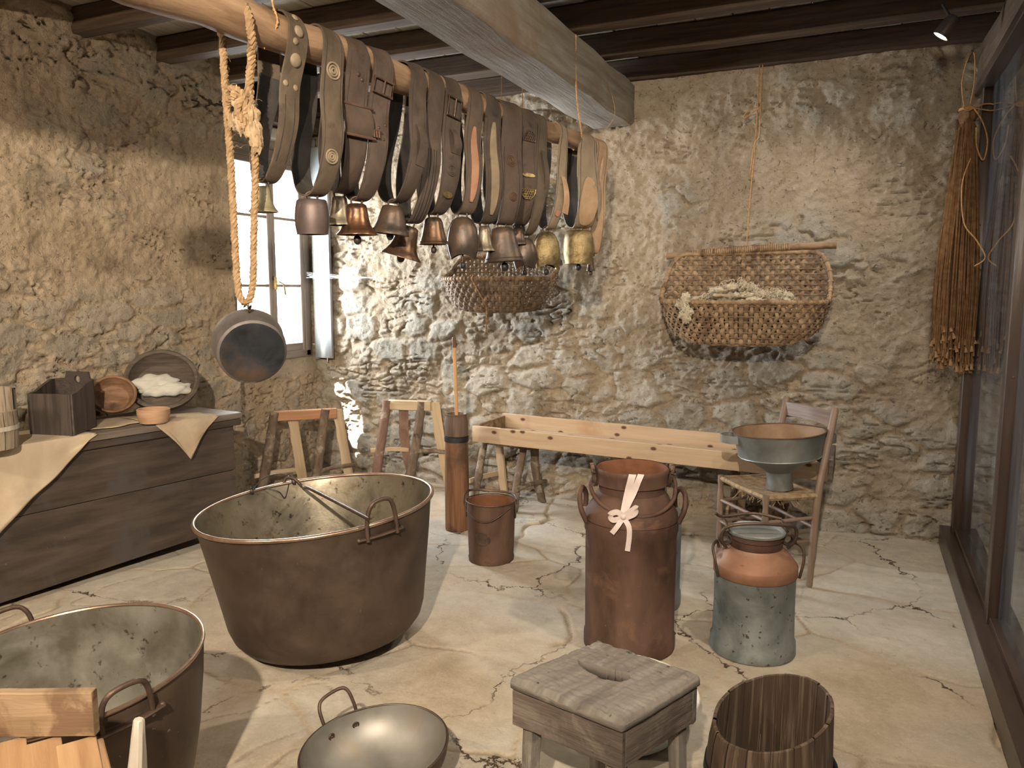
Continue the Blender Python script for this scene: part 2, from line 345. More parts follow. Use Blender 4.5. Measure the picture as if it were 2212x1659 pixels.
def glass(name, tint=(1, 1, 1), rough=0.0, ior=1.5, dust=0.):
    m = bpy.data.materials.new(name); m.use_nodes = True; t = m.node_tree; N = t.nodes; L = t.links
    N.remove(N['Principled BSDF']); o = N['Material Output']
    tr = N.new('ShaderNodeBsdfTransparent'); tr.inputs[0].default_value = (*tint, 1)
    gl = N.new('ShaderNodeBsdfGlossy'); gl.inputs['Roughness'].default_value = rough
    lw = N.new('ShaderNodeLayerWeight'); lw.inputs[0].default_value = .5
    pw = N.new('ShaderNodeMath'); pw.operation = 'POWER'; pw.inputs[1].default_value = 3.5; L.new(lw.outputs['Facing'], pw.inputs[0])
    ma = N.new('ShaderNodeMath'); ma.operation = 'MULTIPLY_ADD'; ma.inputs[1].default_value = .9; ma.inputs[2].default_value = .05; L.new(pw.outputs[0], ma.inputs[0])
    mx = N.new('ShaderNodeMixShader'); L.new(ma.outputs[0], mx.inputs[0]); L.new(tr.outputs[0], mx.inputs[1]); L.new(gl.outputs[0], mx.inputs[2])
    out = mx.outputs[0]
    if dust:
        df = N.new('ShaderNodeBsdfDiffuse'); df.inputs[0].default_value = (.6, .63, .66, 1)
        nz = N.new('ShaderNodeTexNoise'); nz.inputs['Scale'].default_value = 2.; nz.inputs['Detail'].default_value = 6
        tc = N.new('ShaderNodeTexCoord'); mp = N.new('ShaderNodeMapping'); mp.inputs['Scale'].default_value = (1, 3, .6)
        L.new(tc.outputs['Object'], mp.inputs[0]); L.new(mp.outputs[0], nz.inputs['Vector'])
        mr = N.new('ShaderNodeMapRange'); mr.inputs[1].default_value = .35; mr.inputs[2].default_value = .7; mr.inputs[3].default_value = dust*.4; mr.inputs[4].default_value = dust*1.5
        L.new(nz.outputs['Fac'], mr.inputs[0])
        m2 = N.new('ShaderNodeMixShader'); L.new(mr.outputs[0], m2.inputs[0]); L.new(out, m2.inputs[1]); L.new(df.outputs[0], m2.inputs[2]); out = m2.outputs[0]
    L.new(out, o.inputs['Surface'])
    return m
M['pane'] = glass('window_glass')
M['partition_glass'] = glass('partition_glass', (.86, .9, .92), .02, 1.55, .07)

def masonry(name, stone1, stone2, mortar, mortar2, bump=.5, bdist=.012, pits=.75, cracks=0):
    """stone wall: 'kind' vertex colour R = stone (1) or mortar (0), G = tone of that stone, B = patches of stain"""
    m = bpy.data.materials.new(name); m.use_nodes = True; t = m.node_tree; N = t.nodes; L = t.links; b = N['Principled BSDF']
    vc = N.new('ShaderNodeVertexColor'); vc.layer_name = 'kind'; sp = N.new('ShaderNodeSeparateColor'); L.new(vc.outputs[0], sp.inputs[0])
    tc = N.new('ShaderNodeTexCoord')
    def noise(sc, d=6, dist=0., stretch=None, ro=.62):
        n = N.new('ShaderNodeTexNoise'); n.inputs['Scale'].default_value = sc; n.inputs['Detail'].default_value = d; n.inputs['Distortion'].default_value = dist; n.inputs['Roughness'].default_value = ro
        if stretch:
            mp = N.new('ShaderNodeMapping'); mp.inputs['Scale'].default_value = stretch; L.new(tc.outputs['Object'], mp.inputs[0]); L.new(mp.outputs[0], n.inputs['Vector'])
        else: L.new(tc.outputs['Object'], n.inputs['Vector'])
        return n.outputs['Fac']
    def rg(s, a, c, lo=0., hi=1.):
        r = N.new('ShaderNodeMapRange'); r.inputs[1].default_value = a; r.inputs[2].default_value = c; r.inputs[3].default_value = lo; r.inputs[4].default_value = hi; L.new(s, r.inputs[0]); return r.outputs[0]
    def mix(f, a, c, mode='MIX'):
        x = N.new('ShaderNodeMix'); x.data_type = 'RGBA'; x.blend_type = mode
        if isinstance(f, float): x.inputs[0].default_value = f
        else: L.new(f, x.inputs[0])
        for s, i in ((a, 6), (c, 7)):
            if isinstance(s, tuple): x.inputs[i].default_value = (*s, 1)
            else: L.new(s, x.inputs[i])
        return x.outputs[2]
    st = mix(sp.outputs[1], stone1, stone2)
    st = mix(rg(noise(14, 8, .6), .4, .7, 0, .35), st, tuple(x*.6 for x in stone1))
    mo = mix(rg(noise(5, 7, 1.), .35, .65), mortar, mortar2)
    mo = mix(rg(noise(60, 4), .55, .75, 0, .35), mo, tuple(x*.5 for x in mortar))
    c = mix(sp.outputs[0], mo, st)
    c = mix(rg(sp.outputs[2], .3, .9, 0, .55), c, tuple(x*.55 for x in mortar2))
    c = mix(rg(noise(2.2, 5, .8), .5, .75, 0, .4), c, tuple(min(x*1.25, .9) for x in mortar))
    pit = rg(noise(38, 5, 1.2, ro=.7), .60, .70)
    if pits: c = mix(rg(pit, 0, 1, 0, pits), c, tuple(x*.38 for x in mortar2))
    c = mix(rg(noise(110, 3), .5, .75, 0, .22), c, tuple(min(x*1.3, .9) for x in stone2))
    L.new(c, b.inputs['Base Color']); b.inputs['Roughness'].default_value = .93; b.inputs['Specular IOR Level'].default_value = .15
    ad = N.new('ShaderNodeMath'); ad.operation = 'ADD'
    sc = N.new('ShaderNodeMath'); sc.operation = 'MULTIPLY'; sc.inputs[1].default_value = .45
    L.new(noise(75, 6, .5), sc.inputs[0]); L.new(noise(24, 10, .9, ro=.7), ad.inputs[0]); L.new(sc.outputs[0], ad.inputs[1])
    if cracks:
        nd = N.new('ShaderNodeTexNoise'); nd.inputs['Scale'].default_value = 2.4; nd.inputs['Detail'].default_value = 8; nd.inputs['Roughness'].default_value = .65; L.new(tc.outputs['Object'], nd.inputs['Vector'])
        mv = N.new('ShaderNodeVectorMath'); mv.operation = 'MULTIPLY_ADD'; mv.inputs[1].default_value = (.55, .55, .55); L.new(nd.outputs['Color'], mv.inputs[0]); L.new(tc.outputs['Object'], mv.inputs[2])
        vv = N.new('ShaderNodeTexVoronoi'); vv.feature = 'DISTANCE_TO_EDGE'; vv.voronoi_dimensions = '2D'; vv.inputs['Scale'].default_value = 1.15; L.new(mv.outputs[0], vv.inputs['Vector'])
        mk_ = rg(noise(1.7, 4, .5), .44, .56)
        wd_ = rg(noise(6, 4), .35, .7, .002, .012)
        lt = N.new('ShaderNodeMath'); lt.operation = 'DIVIDE'; L.new(vv.outputs['Distance'], lt.inputs[0]); L.new(wd_, lt.inputs[1])
        ck = rg(lt.outputs[0], 1.3, .6); mm_ = N.new('ShaderNodeMath'); mm_.operation = 'MULTIPLY'; L.new(ck, mm_.inputs[0]); L.new(mk_, mm_.inputs[1])
        c = mix(mm_.outputs[0], c, (.07, .05, .035)); L.new(c, b.inputs['Base Color'])
        pa_ = N.new('ShaderNodeMath'); pa_.operation = 'MAXIMUM'; L.new(pit, pa_.inputs[0]); L.new(mm_.outputs[0], pa_.inputs[1]); pit = pa_.outputs[0]
    sb_ = N.new('ShaderNodeMath'); sb_.operation = 'MULTIPLY_ADD'; sb_.inputs[1].default_value = -.5; L.new(pit, sb_.inputs[0]); L.new(ad.outputs[0], sb_.inputs[2])
    bp = N.new('ShaderNodeBump'); bp.inputs['Strength'].default_value = bump; bp.inputs['Distance'].default_value = bdist
    L.new(sb_.outputs[0], bp.inputs['Height']); L.new(bp.outputs[0], b.inputs['Normal'])
    return m
M['wall'] = masonry('rubble_masonry', (.27, .245, .205), (.42, .385, .325), (.40, .33, .245), (.32, .255, .18), .85, .02)
M['wall_warm'] = masonry('warm_rubble_masonry', (.29, .25, .195), (.42, .365, .29), (.47, .37, .26), (.36, .275, .19), .95, .018)
M['floor'] = masonry('flagstone', (.39, .35, .29), (.50, .47, .41), (.45, .375, .285), (.36, .29, .205), .35, .01, .25, 1)
M['plain_wall'] = mk('plain_limewash', (.40, .33, .25), (.47, .40, .31), scale=3, rough=.95, bump=.3)

# ---------------------------------------------------------------- array noise
def _h(ix, iy, s):
    n = (ix.astype(np.int64)*374761393+iy.astype(np.int64)*668265263+s*974634777) & 0xffffffff
    n = ((n ^ (n >> 13))*1274126177) & 0xffffffff
    return ((n ^ (n >> 16)) & 0xffff)/65535.
def pn(x, y, s=0):
    ix, iy = np.floor(x), np.floor(y); fx, fy = x-ix, y-iy
    u, v = fx*fx*fx*(fx*(fx*6-15)+10), fy*fy*fy*(fy*(fy*6-15)+10)
    def g(dx, dy):
        a = _h(ix+dx, iy+dy, s)*2*pi
        return np.cos(a)*(fx-dx)+np.sin(a)*(fy-dy)
    return ((g(0, 0)*(1-u)+g(1, 0)*u)*(1-v)+(g(0, 1)*(1-u)+g(1, 1)*u)*v)*1.4
def fbm(x, y, s=0, o=4):
    r = 0; a = 1.; t = 0
    for i in range(o): r = r+a*pn(x*2**i+i*7.3, y*2**i+i*3.1, s+i*11); t += a; a *= .5
    return r/t
def worley(x, y, s=0):
    ix, iy = np.floor(x), np.floor(y); f1 = np.full(x.shape, 9.); f2 = f1.copy(); idc = np.zeros(x.shape)
    for dx in (-1, 0, 1):
        for dy in (-1, 0, 1):
            cx, cy = ix+dx, iy+dy
            px, py = cx+.1+.8*_h(cx, cy, s), cy+.1+.8*_h(cx, cy, s+1)
            d = np.hypot(px-x, py-y); hid = _h(cx, cy, s+2)
            c = d < f1
            f2 = np.where(c, f1, np.minimum(f2, d)); idc = np.where(c, hid, idc); f1 = np.where(c, d, f1)
    return f1, f2, idc
def sst(x, a, b):
    t = np.clip((x-a)/(b-a), 0, 1); return t*t*(3-2*t)
def grid_obj(name, P, U, V, hole, R_, G_, B_, mat, kind='structure'):
    """P (n,m,3) points -> mesh with vertex colours"""
    n, m = P.shape[:2]; me = bpy.data.meshes.new(name)
    idx = np.arange(n*m).reshape(n, m)
    q = np.stack([idx[:-1, :-1], idx[1:, :-1], idx[1:, 1:], idx[:-1, 1:]], -1).reshape(-1, 4)
    if hole is not None: q = q[~hole[:-1, :-1].reshape(-1)]
    me.vertices.add(n*m); me.vertices.foreach_set('co', P.reshape(-1).astype(np.float32))
    me.loops.add(len(q)*4); me.loops.foreach_set('vertex_index', q.reshape(-1).astype(np.int32))
    me.polygons.add(len(q)); me.polygons.foreach_set('loop_start', (np.arange(len(q))*4).astype(np.int32))
    me.polygons.foreach_set('loop_total', np.full(len(q), 4, np.int32))
    me.update(); me.validate()
    me.polygons.foreach_set('use_smooth', np.ones(len(me.polygons), bool))
    ca = me.color_attributes.new('kind', 'FLOAT_COLOR', 'POINT')
    c = np.stack([R_, G_, B_, np.ones_like(R_)], -1).reshape(-1).astype(np.float32)
    ca.data.foreach_set('color', c)
    me.materials.append(mat)
    o = bpy.data.objects.new(name, me); COL.objects.link(o); o['kind'] = kind
    return o
def stone_field(u, v, seed, expose, sx=3.4, sy=5.4, amp=.024):
    """height of rubble masonry at (u, v) metres, its stone mask, tone and stain"""
    wu, wv = u+.07*fbm(u*3, v*3, seed+1, 3), v+.05*fbm(u*3+9, v*3, seed+2, 3)
    f1, f2, cid = worley(wu*sx, wv*sy, seed); e = f2-f1
    g1, g2, gid = worley(wu*sx*2.7+5, wv*sy*3.2, seed+5); ge = g2-g1
    low = fbm(u*1.1, v*1.3, seed+20, 3)
    ex = sst(low+expose, -.12, .22)
    body = sst(e, .04, .32)
    stone = body*(cid > .32)*ex
    small = sst(ge, .05, .3)*(gid > .45)*(1-stone)*sst(ex, .1, .6)
    h = amp*stone*(.4+.8*cid)+.014*small*(.4+gid)
    h = h+.035*low+.020*fbm(u*8, v*9, seed+30, 4)+.012*fbm(u*24, v*30, seed+40, 3)*(1-.45*stone)
    # split slate edges and open joints
    n = pn(u*2.6+.6*fbm(u*4, v*4, seed+50, 2), v*15+1.2*fbm(u*2, v*2, seed+51, 2), seed+52)
    gate = sst(pn(u*2.3+3, v*3.1, seed+53)+expose*.5, .12, .34)
    cr = (1-sst(np.abs(n), .015, .06))*gate
    h = h-.030*cr
    jo = (1-sst(e, .0, .07))*ex*sst(pn(u*5, v*5, seed+54), -.05, .25)
    h = h-.012*jo
    stain = sst(fbm(u*1.6+4, v*2.0, seed+60, 5), .08, .4)
    return h, np.clip(stone+.5*small, 0, 1), np.where(stone > .3, cid, gid), stain
# ================================================================ the room
WY = 5.16; WX = -4.03; CZ = 3.0
GX = .52      # glass partition
# back wall, carried on behind the glass partition
def make_back():
    xs = np.arange(-4.3, 2.6, .0085); zs = np.arange(-.04, 3.06, .0085)
    U, V = np.meshgrid(xs, zs, indexing='ij')
    ex = .16-.24*np.clip((V-.9)/1.0, -1, 1.6)+.10*sst(-U, .8, 2.6)
    h, st, tone, stain = stone_field(U, V, 3, ex)
    batter = .10*sst(-V, -.55, -.05)*(.5+fbm(U*1.4, V*0+2, 77, 2))   # loose foot of the wall
    Y = WY-.005-h-np.maximum(batter, 0)*.9
    P = np.stack([U, Y, V], -1)
    return grid_obj('wall_back', P, U, V, None, st, tone, stain*.6, M['wall'])
make_back()
WIN = (4.22, 5.06, .965, 2.54)   # window opening y0 y1 z0 z1
def make_left():
    ys = np.arange(-2.0, 5.26, .0095); zs = np.arange(-.04, 3.06, .0095)
    U, V = np.meshgrid(ys, zs, indexing='ij')
    ex = .18-.30*sst(V, 1.1, 2.0)
    h, st, tone, stain = stone_field(U, V, 31, ex, 3.0, 7.0, .011)
    h = h+.006*fbm(U*40, V*46, 140, 3)*sst(fbm(U*3, V*3, 141, 2), -.2, .3)
    h2, st2, tone2, stain2 = stone_field(U*1.3, V*1.3, 55, .3+0*U, 4, 6, .02)
    rec = sst(U, 4.165, 4.185)
    plaster = rec*sst(V, .80, .83)*(1-sst(V, 2.70, 2.74))
    h = h*(1-rec)+rec*(h2*(1-plaster)+.006*fbm(U*5, V*5, 8, 3)*plaster)
    curve = .10*sst(V, 2.45, 3.05)*(1-rec)          # plaster rolls in under the joists
    X = WX+h+curve-rec*.115
    P = np.stack([X, U, V], -1)
    hole = (U > WIN[0]-.005) & (U < WIN[1]) & (V > WIN[2]-.005) & (V < WIN[3])
    return grid_obj('wall_left', P, U, V, hole, np.where(plaster > .5, .85, np.where(rec > .5, st2, st)), np.where(plaster > .5, .9, tone), stain*(1-rec), M['wall_warm'])
make_left()
def make_floor():
    xs = np.arange(-4.3, 2.6, .0105); ys = np.arange(-2.0, 5.3, .0105)
    U, V = np.meshgrid(xs, ys, indexing='ij')
    wu, wv = U+.22*fbm(U*1.1, V*1.1, 91, 4), V+.22*fbm(U*1.1+7, V*1.1, 92, 4)
    f1, f2, cid = worley(wu*1.25+.3, wv*1.5, 93); e = f2-f1
    gate = sst(pn(U*1.7, V*1.7, 94), -.22, .12)
    crack = (1-sst(e, .004, .022))*gate
    c2 = (1-sst(np.abs(pn(wu*2.3, wv*2.0, 95)), .0, .012))*sst(pn(U*1.3+4, V*1.3, 96), .1, .3)
    h = .010*fbm(U*1.8, V*1.8, 97, 4)+.0035*fbm(U*14, V*14, 98, 3)+.004*(cid-.5)*sst(e, .02, .09)-.014*crack-.008*c2
    h = np.minimum(h, .006)-.004
    stain = np.maximum(sst(fbm(U*1.5+2, V*1.7, 99, 5), .05, .35)*.55, np.maximum(crack, c2)*1.6)
    P = np.stack([U, V, h], -1)
    return grid_obj('floor', P, U, V, None, sst(e, .01, .05)*.9*sst(fbm(U*.9, V*.9, 90, 3), -.35, .2), cid, stain, M['floor'])
make_floor()
# ceiling boards running away from the camera, laid on the joists
b = MB(); x = -4.3
while x < 2.6:
    wd = random.uniform(.19, .27)
    b.plank((x+wd/2, -2, CZ+.02), (x+wd/2, 5.4, CZ+.02+random.uniform(-.003, .003)), wd-.006, .03, segs=3, r=.002); x += wd
b.plank((-.85, -2.1, CZ+.12), (-.85, 5.5, CZ+.12), 7.2, .06, segs=1, r=.002)  # unseen slab added over the boards to block light leaks
tag(b.build('ceiling', M['boards'], smooth=False), kind='structure')
n = 1
def trim(mb, mat, **k):
    global n
    o = mb.build('trim_%d' % n, mat, **k); n += 1; tag(o, kind='structure'); return o
JY = [5.105-.535*k for k in range(13)]
for k, y in enumerate(JY):
    yy = y+random.uniform(-.02, .02) if k else y
    trim(MB().plank((-4.25, yy+.055, 2.935), (2.5, yy+.055-.01, 2.935), .105+random.uniform(-.01, .012), .135, segs=14, jit=.004, r=.012), M['joist'])
# great beam, and the beam over the glass partition
trim(MB().plank((-1.62, -2, 2.72), (-1.60, 5.3, 2.72), .31, .27, segs=22, jit=.006, r=.02), M['beam_grey'])
trim(MB().plank((.68, -2, 2.735), (.66, 5.3, 2.735), .26, .265, segs=20, jit=.01, r=.03), M['old_beam'])
# blackened lintel let into the wall over the window, and its plaster head
trim(MB().plank((-4.035, 3.80, 2.765), (-4.06, 5.16, 2.79), .13, .13, segs=8, jit=.006, r=.01), M['joist'])
trim(MB().plank((-4.12, 4.2, 2.655), (-4.12, 5.15, 2.67), .09, .085, segs=4, jit=.002, r=.01), M['plaster'])
# walls behind the viewer and at the end of the passage
for nm, p in (('wall_front', [(-4.3, -2, 0), (2.6, -2, 0), (2.6, -2, 3.05), (-4.3, -2, 3.05)]), ('wall_right', [(2.55, -2, 0), (2.55, 5.4, 0), (2.55, 5.4, 3.05), (2.55, -2, 3.05)])):
    mb = MB(); q = [Vector(a) for a in p]; d = Vector((0, -.1, 0)) if nm == 'wall_front' else Vector((.1, 0, 0))
    mb.face(q); mb.face([a+d for a in reversed(q)])
    for i in range(4): mb.face([q[i], q[i]+d, q[(i+1) % 4]+d, q[(i+1) % 4]])
    tag(mb.build(nm, M['plain_wall'], smooth=False), kind='structure')

# ---------------------------------------------------------------- window
y0, y1, z0, z1 = WIN; XF = -4.16
win = bpy.data.objects.new('window_1', None); COL.objects.link(win); win.location = (XF, (y0+y1)/2, z0); win['kind'] = 'structure'
fr = MB(); t = .045
fr.plank((XF, y0, z0+.02), (XF, y1+.02, z0+.02), .07, .06, segs=2); fr.plank((XF, y0, z1-.03), (XF, y1+.02, z1-.03), .07, .09, segs=2)
fr.plank((XF, y0, z0), (XF, y0, z1), .07, t, up=(0, 1, 0), segs=2); fr.plank((XF, y1, z0), (XF, y1, z1), .07, .075, up=(0, 1, 0), segs=2)
fr.build('window_frame', M['window'], win)
ym = 4.66
for a, c in ((y0+.02, ym), (ym, y1-.035)):
    s = MB(); X = XF+.012; w_ = .042; lo, hi = z0+.05, z1-.07
    for (p, q) in (((X, a+w_/2, lo), (X, a+w_/2, hi)), ((X, c-w_/2, lo), (X, c-w_/2, hi))): s.plank(p, q, .045, w_, up=(0, 1, 0), segs=2)
    s.plank((X, a+w_, lo+.03), (X, c-w_, lo+.03), .043, .065, segs=2); s.plank((X, a+w_, hi-.025), (X, c-w_, hi-.025), .043, .05, segs=2)
    sash = s.build('sash', M['window'], win)
    for zz in (1.53, 2.045):
        MB().plank((X, a+w_, zz), (X, c-w_, zz), .03, .022, segs=2).build('muntin', M['window'], win)
    zs = [lo+.062, 1.519, 1.541, 2.034, 2.056, hi-.05]
    for i in range(3):
        g = MB(); za, zb = zs[2*i], zs[2*i+1]
        g.face([(X-.004, a+w_, za), (X-.004, c-w_, za), (X-.004, c-w_, zb), (X-.004, a+w_, zb)])
        g.build('pane', M['pane'], win, smooth=False)
hd = MB(); hd.plank((XF+.04, ym+.012, 1.60), (XF+.045, ym+.012, 1.50), .022, .03, up=(0, 1, 0)); hd.tube([(XF+.05, ym+.015, 1.56), (XF+.075, ym+.02, 1.56), (XF+.085, ym+.06, 1.54), (XF+.085, ym+.075, 1.46)], .007)
tag(hd.build('window_handle', M['brass'], win), label='brass handle')
# deep jambs outside the frame, added to limit the sun
j = MB()
for p, q, a_, b_ in (((-4.42, y0-.1, 1.75), None, 0, 0),):
    pass
j.plank((-4.42, y0-.09, z0-.25), (-4.42, y0-.09, z1+.25), .44, .18, up=(0, 1, 0), segs=3)
j.plank((-4.42, y1+.11, z0-.25), (-4.42, y1+.11, z1+.25), .44, .18, up=(0, 1, 0), segs=3)
j.plank((-4.42, y0-.1, z0-.11), (-4.42, y1+.1, z0-.11), .44, .2, segs=3); j.plank((-4.42, y0-.1, z1+.1), (-4.42, y1+.1, z1+.1), .44, .2, segs=3)
j.build('sun_limit_reveal', M['plaster'], win)
sh = MB()
sh.plank((-4.085, 5.118, .93), (-4.085, 5.118, 2.62), .03, .045, up=(0, 1, 0), segs=2)
sh.plank((-3.995, 5.088, .945), (-3.995, 5.088, 2.62), .17, .028, up=(0, 1, 0), segs=4)
so = sh.build('window_shutter', M['shutter']); centred(so)
tag(so, 'pale grey wooden inner shutter folded back at the right of the window', 'shutter')
hk = MB(); hk.tube([(-3.95, 5.07, .95), (-3.95, 5.065, .92), (-3.945, 5.065, .915)], .005); hk.build('hook', M['iron'], so)

# ---------------------------------------------------------------- glass partition
gp = thing('glass_partition', (GX+.05, 3.2, 0), 'glazed partition with dark brown metal posts and sill down the right side of the room', 'glass wall')
r_ = MB(); r_.plank((GX+.055, -1.5, .055), (GX+.03, 5.1, .055), .13, .11, segs=3, r=.004); r_.plank((GX+.075, -1.5, .125), (GX+.055, 5.1, .125), .06, .03, segs=3, r=.003)
r_.build('bottom_rail', M['frame_brown'], gp)
def gpost(y, w_=.075):
    p = MB(); X = GX+.045+(y-4)*-.004
    p.plank((X, y, .11), (X, y, 2.62), .055, w_, up=(0, 1, 0), segs=2, r=.004)
    p.plank((X+.045, y, .11), (X+.045, y, 2.62), .04, w_*.6, up=(0, 1, 0), segs=2, r=.004)
    po_ = p.build('post', M['frame_brown'], gp)
    s_ = MB()
    for z in (.45, 1.15, 1.85): s_.lathe([(.0001, 0), (.006, 0), (.005, .002), (.0001, .003)], (X, y-w_/2, z), 8, rot_to((0, -1, 0)))
    s_.build('screw', M['iron'], po_)
PY = [4.98, 3.66, 2.3, .9]
for y in PY: gpost(y)
for a, c in zip(PY[1:], PY[:-1]):
    g = MB(); g.face([(GX+.06, a+.03, .13), (GX+.06, c-.03, .13), (GX+.06, c-.03, 2.6), (GX+.06, a+.03, 2.6)]); g.build('glass_pane', M['partition_glass'], gp, smooth=False)
tr_ = MB(); tr_.plank((GX+.06, -1.5, 2.60), (GX+.04, 5.1, 2.60), .10, .05, segs=3, r=.004); tr_.build('top_rail', M['frame_brown'], gp)

# ---------------------------------------------------------------- ceiling spots, one of them an added fill
for i, (p, aim, wt, bl, cone, colr) in enumerate(SPOTS):
    p = Vector(p); d = (Vector(aim)-p).normalized(); Mx = rot_to(d)
    if i == 0:
        lab = 'small round ceiling spotlight, lit, near the right end of the ceiling'
    else:
        lab = ['', 'small ceiling spotlight behind the viewer aimed at the chest wall', 'small ceiling spotlight behind the viewer aimed at the back wall', 'small ceiling spotlight behind the viewer over the worn trough', 'small added fill spotlight aimed at the top of the left wall', 'small ceiling spotlight above the glass partition, outside the picture'][i]
    s = thing('spotlight', p-d*.10, lab, 'spotlight')
    h = MB().lathe([(.0001, -.10), (.028, -.10), (.036, -.07), (.04, 0), (.036, 0), (.034, -.02), (.0001, -.022)], p, 20, Mx); h.tube([p-d*.08, (p.x, p.y, 2.87 if i else 2.87)], .007)
    h.build('lamp_housing', M['iron_dark'], s)
    g = MB().lathe([(.0001, -.006), (.028, -.008), (.033, -.014), (.0001, -.018)], p, 20, Mx); g.build('lamp_glass', M['bulb'], s)
    light('spotlight_beam', 'SPOT', p+d*.02, wt, colr, aim, spot_size=R(cone), spot_blend=bl, shadow_soft_size=.035)
# ================================================================ chest and what stands on it
ch = thing('wooden_chest', (-3.7, 2.7, 0), 'long dark wooden chest with overhanging lid along the left wall', 'chest')
TL = .775  # top of the lid
FA, FB = Vector((-3.335, 3.46, 0)), Vector((-3.66, 1.75, 0))       # front face, far and near ends
BA, BB = Vector((-3.93, 3.52, 0)), Vector((-3.99, 1.80, 0))
fd = (FB-FA).normalized(); nrm = Vector((fd.y, -fd.x, 0)); nrm = nrm if nrm.x > 0 else -nrm
def quad_slab(mb, pts, z0, z1):
    lo = [Vector((p.x, p.y, z0)) for p in pts]; hi = [Vector((p.x, p.y, z1)) for p in pts]
    L = (pts[1]-pts[0]).length; W = (pts[2]-pts[1]).length
    mb.face(hi, [(0, 0), (L, 0), (L, W), (0, W)]); mb.face(list(reversed(lo)), [(0, W), (L, W), (L, 0), (0, 0)])
    n_ = len(pts)
    for i in range(n_):
        k = (i+1) % n_; l = (pts[k]-pts[i]).length
        mb.face([lo[i], lo[k], hi[k], hi[i]], [(i*3, 0), (i*3+l, 0), (i*3+l, z1-z0), (i*3, z1-z0)])
    return mb
ins = nrm*-.035
a0, a1, a2, a3 = FA+ins+fd*.04, FB+ins-fd*.04, BB, BA+fd*.04
zb = lambda q: .125-.06*q        # the carcase hangs clear of the uneven floor
body = MB()
quad_slab(body, [a0, a1, a2, a3], .43, TL-.075)
bo = body.build('carcase', M['chest'], ch, smooth=False, bevel=.004)
lb = MB(); quad_slab(lb, [a0+nrm*-.003, a1+nrm*-.003, a2, a3], .14, .427)
for v in lb.v:
    if v.z < .2: v.z = .085-.065*min(max((a0.y-v.y)/1.4, 0), 1)
lb.build('lower_boards', M['chest'], ch, smooth=False, bevel=.004)
lid = MB(); quad_slab(lid, [FA, FB, BB, BA], TL-.036, TL)
lid.build('lid', M['chest_top'], ch, smooth=False, bevel=.006)
mo = MB(); quad_slab(mo, [FA+ins*.35, FB+ins*.35, BB, BA+fd*.012], TL-.078, TL-.037)
mo.build('lid_moulding', M['chest'], ch, smooth=False, bevel=.008)
for p in (a0+fd*.07-nrm*.05, a3+fd*.07+nrm*.05, a1-fd*.07-nrm*.05, a2-fd*.07+nrm*.05):
    MB().plank((p.x, p.y, .16), (p.x+.01, p.y+.01, .002), .07, .07, up=(0, 1, 0), segs=2, w2=.05, h2=.05).build('foot', M['dark_box'], ch)

# hessian cloth, two corners of it falling over the front edge
def to_front(p, q): return FA+fd*p+nrm*q
def cloth_piece(mb, outline_fn, S, T):
    """grid over [0,1]^2 -> point"""
    n, m = S, T; b = len(mb.v)
    for i in range(n+1):
        for k in range(m+1): mb.v.append(outline_fn(i/n, k/m))
    for i in range(n):
        for k in range(m):
            mb.f.append((b+i*(m+1)+k, b+(i+1)*(m+1)+k, b+(i+1)*(m+1)+k+1, b+i*(m+1)+k+1))
            mb.uv.append(((i/n, k/m), ((i+1)/n, k/m), ((i+1)/n, (k+1)/m), (i/n, (k+1)/m)))
def drape(mb, s0, s1, back0, back1, tip, tipd, sag=.004):
    """cloth between positions s0..s1 along the front edge, hanging to a tip at 'tip' (0..1) with depth tipd"""
    def fn(a, c):
        s = s0+(s1-s0)*a
        if c < .5:
            k = c/.5; bk = back0+(back1-back0)*a
            p = to_front(s, 0).lerp(Vector(to_front(s, 0))-nrm*bk, 1-k)
            z = TL+.004+.0035*math.sin(s*23+k*5)*k*(1-k)*4
            if k > .97: z -= .001
            return Vector((p.x, p.y, z+.001))
        k = (c-.5)/.5
        d = tipd*(a/tip if a < tip else (1-a)/(1-tip))+.004
        ph = .006*math.sin(s*17)+.004*math.sin(s*41+1)
        p = to_front(s+(.010*math.sin(k*9+s*20)), .006+ph*k+.004*k)
        return Vector((p.x, p.y, TL+.003-d*k))
    cloth_piece(mb, fn, 64, 40)
# photo: front edge runs from (532,888) to the left; tips at (380,998) and off the left margin
def s_at(px):   # distance along the front lid edge seen at column px
    lo, hi = 0., 1.9
    for _ in range(40):
        m_ = (lo+hi)/2; q = FA+fd*m_
        if proj((q.x, q.y, TL))[0] > px: lo = m_
        else: hi = m_
    return lo
cl = MB(); sA, sB = s_at(466), s_at(338)
drape(cl, sA, sB, .16, .40, .50, .22)
drape(cl, s_at(205), 1.68, .38, .30, .97, .66)
def bridge(a, c):
    s = sB+(s_at(205)-sB)*a; bk0 = .40; bk1 = .38; fr0 = .10+.02*math.sin(a*9)
    q = fr0+(bk0-fr0)*c
    p = to_front(s, -q); return Vector((p.x, p.y, TL+.0052))
cloth_piece(cl, bridge, 20, 10)
co = cl.build('linen_cloth', M['cloth'], angle=80)
md = co.modifiers.new('thick', 'SOLIDIFY'); md.thickness = .0025; md.offset = 1
centred(co); tag(co, 'coarse beige cloth spread over the dark chest with its corners hanging down the front', 'cloth')

TT = TL+.009
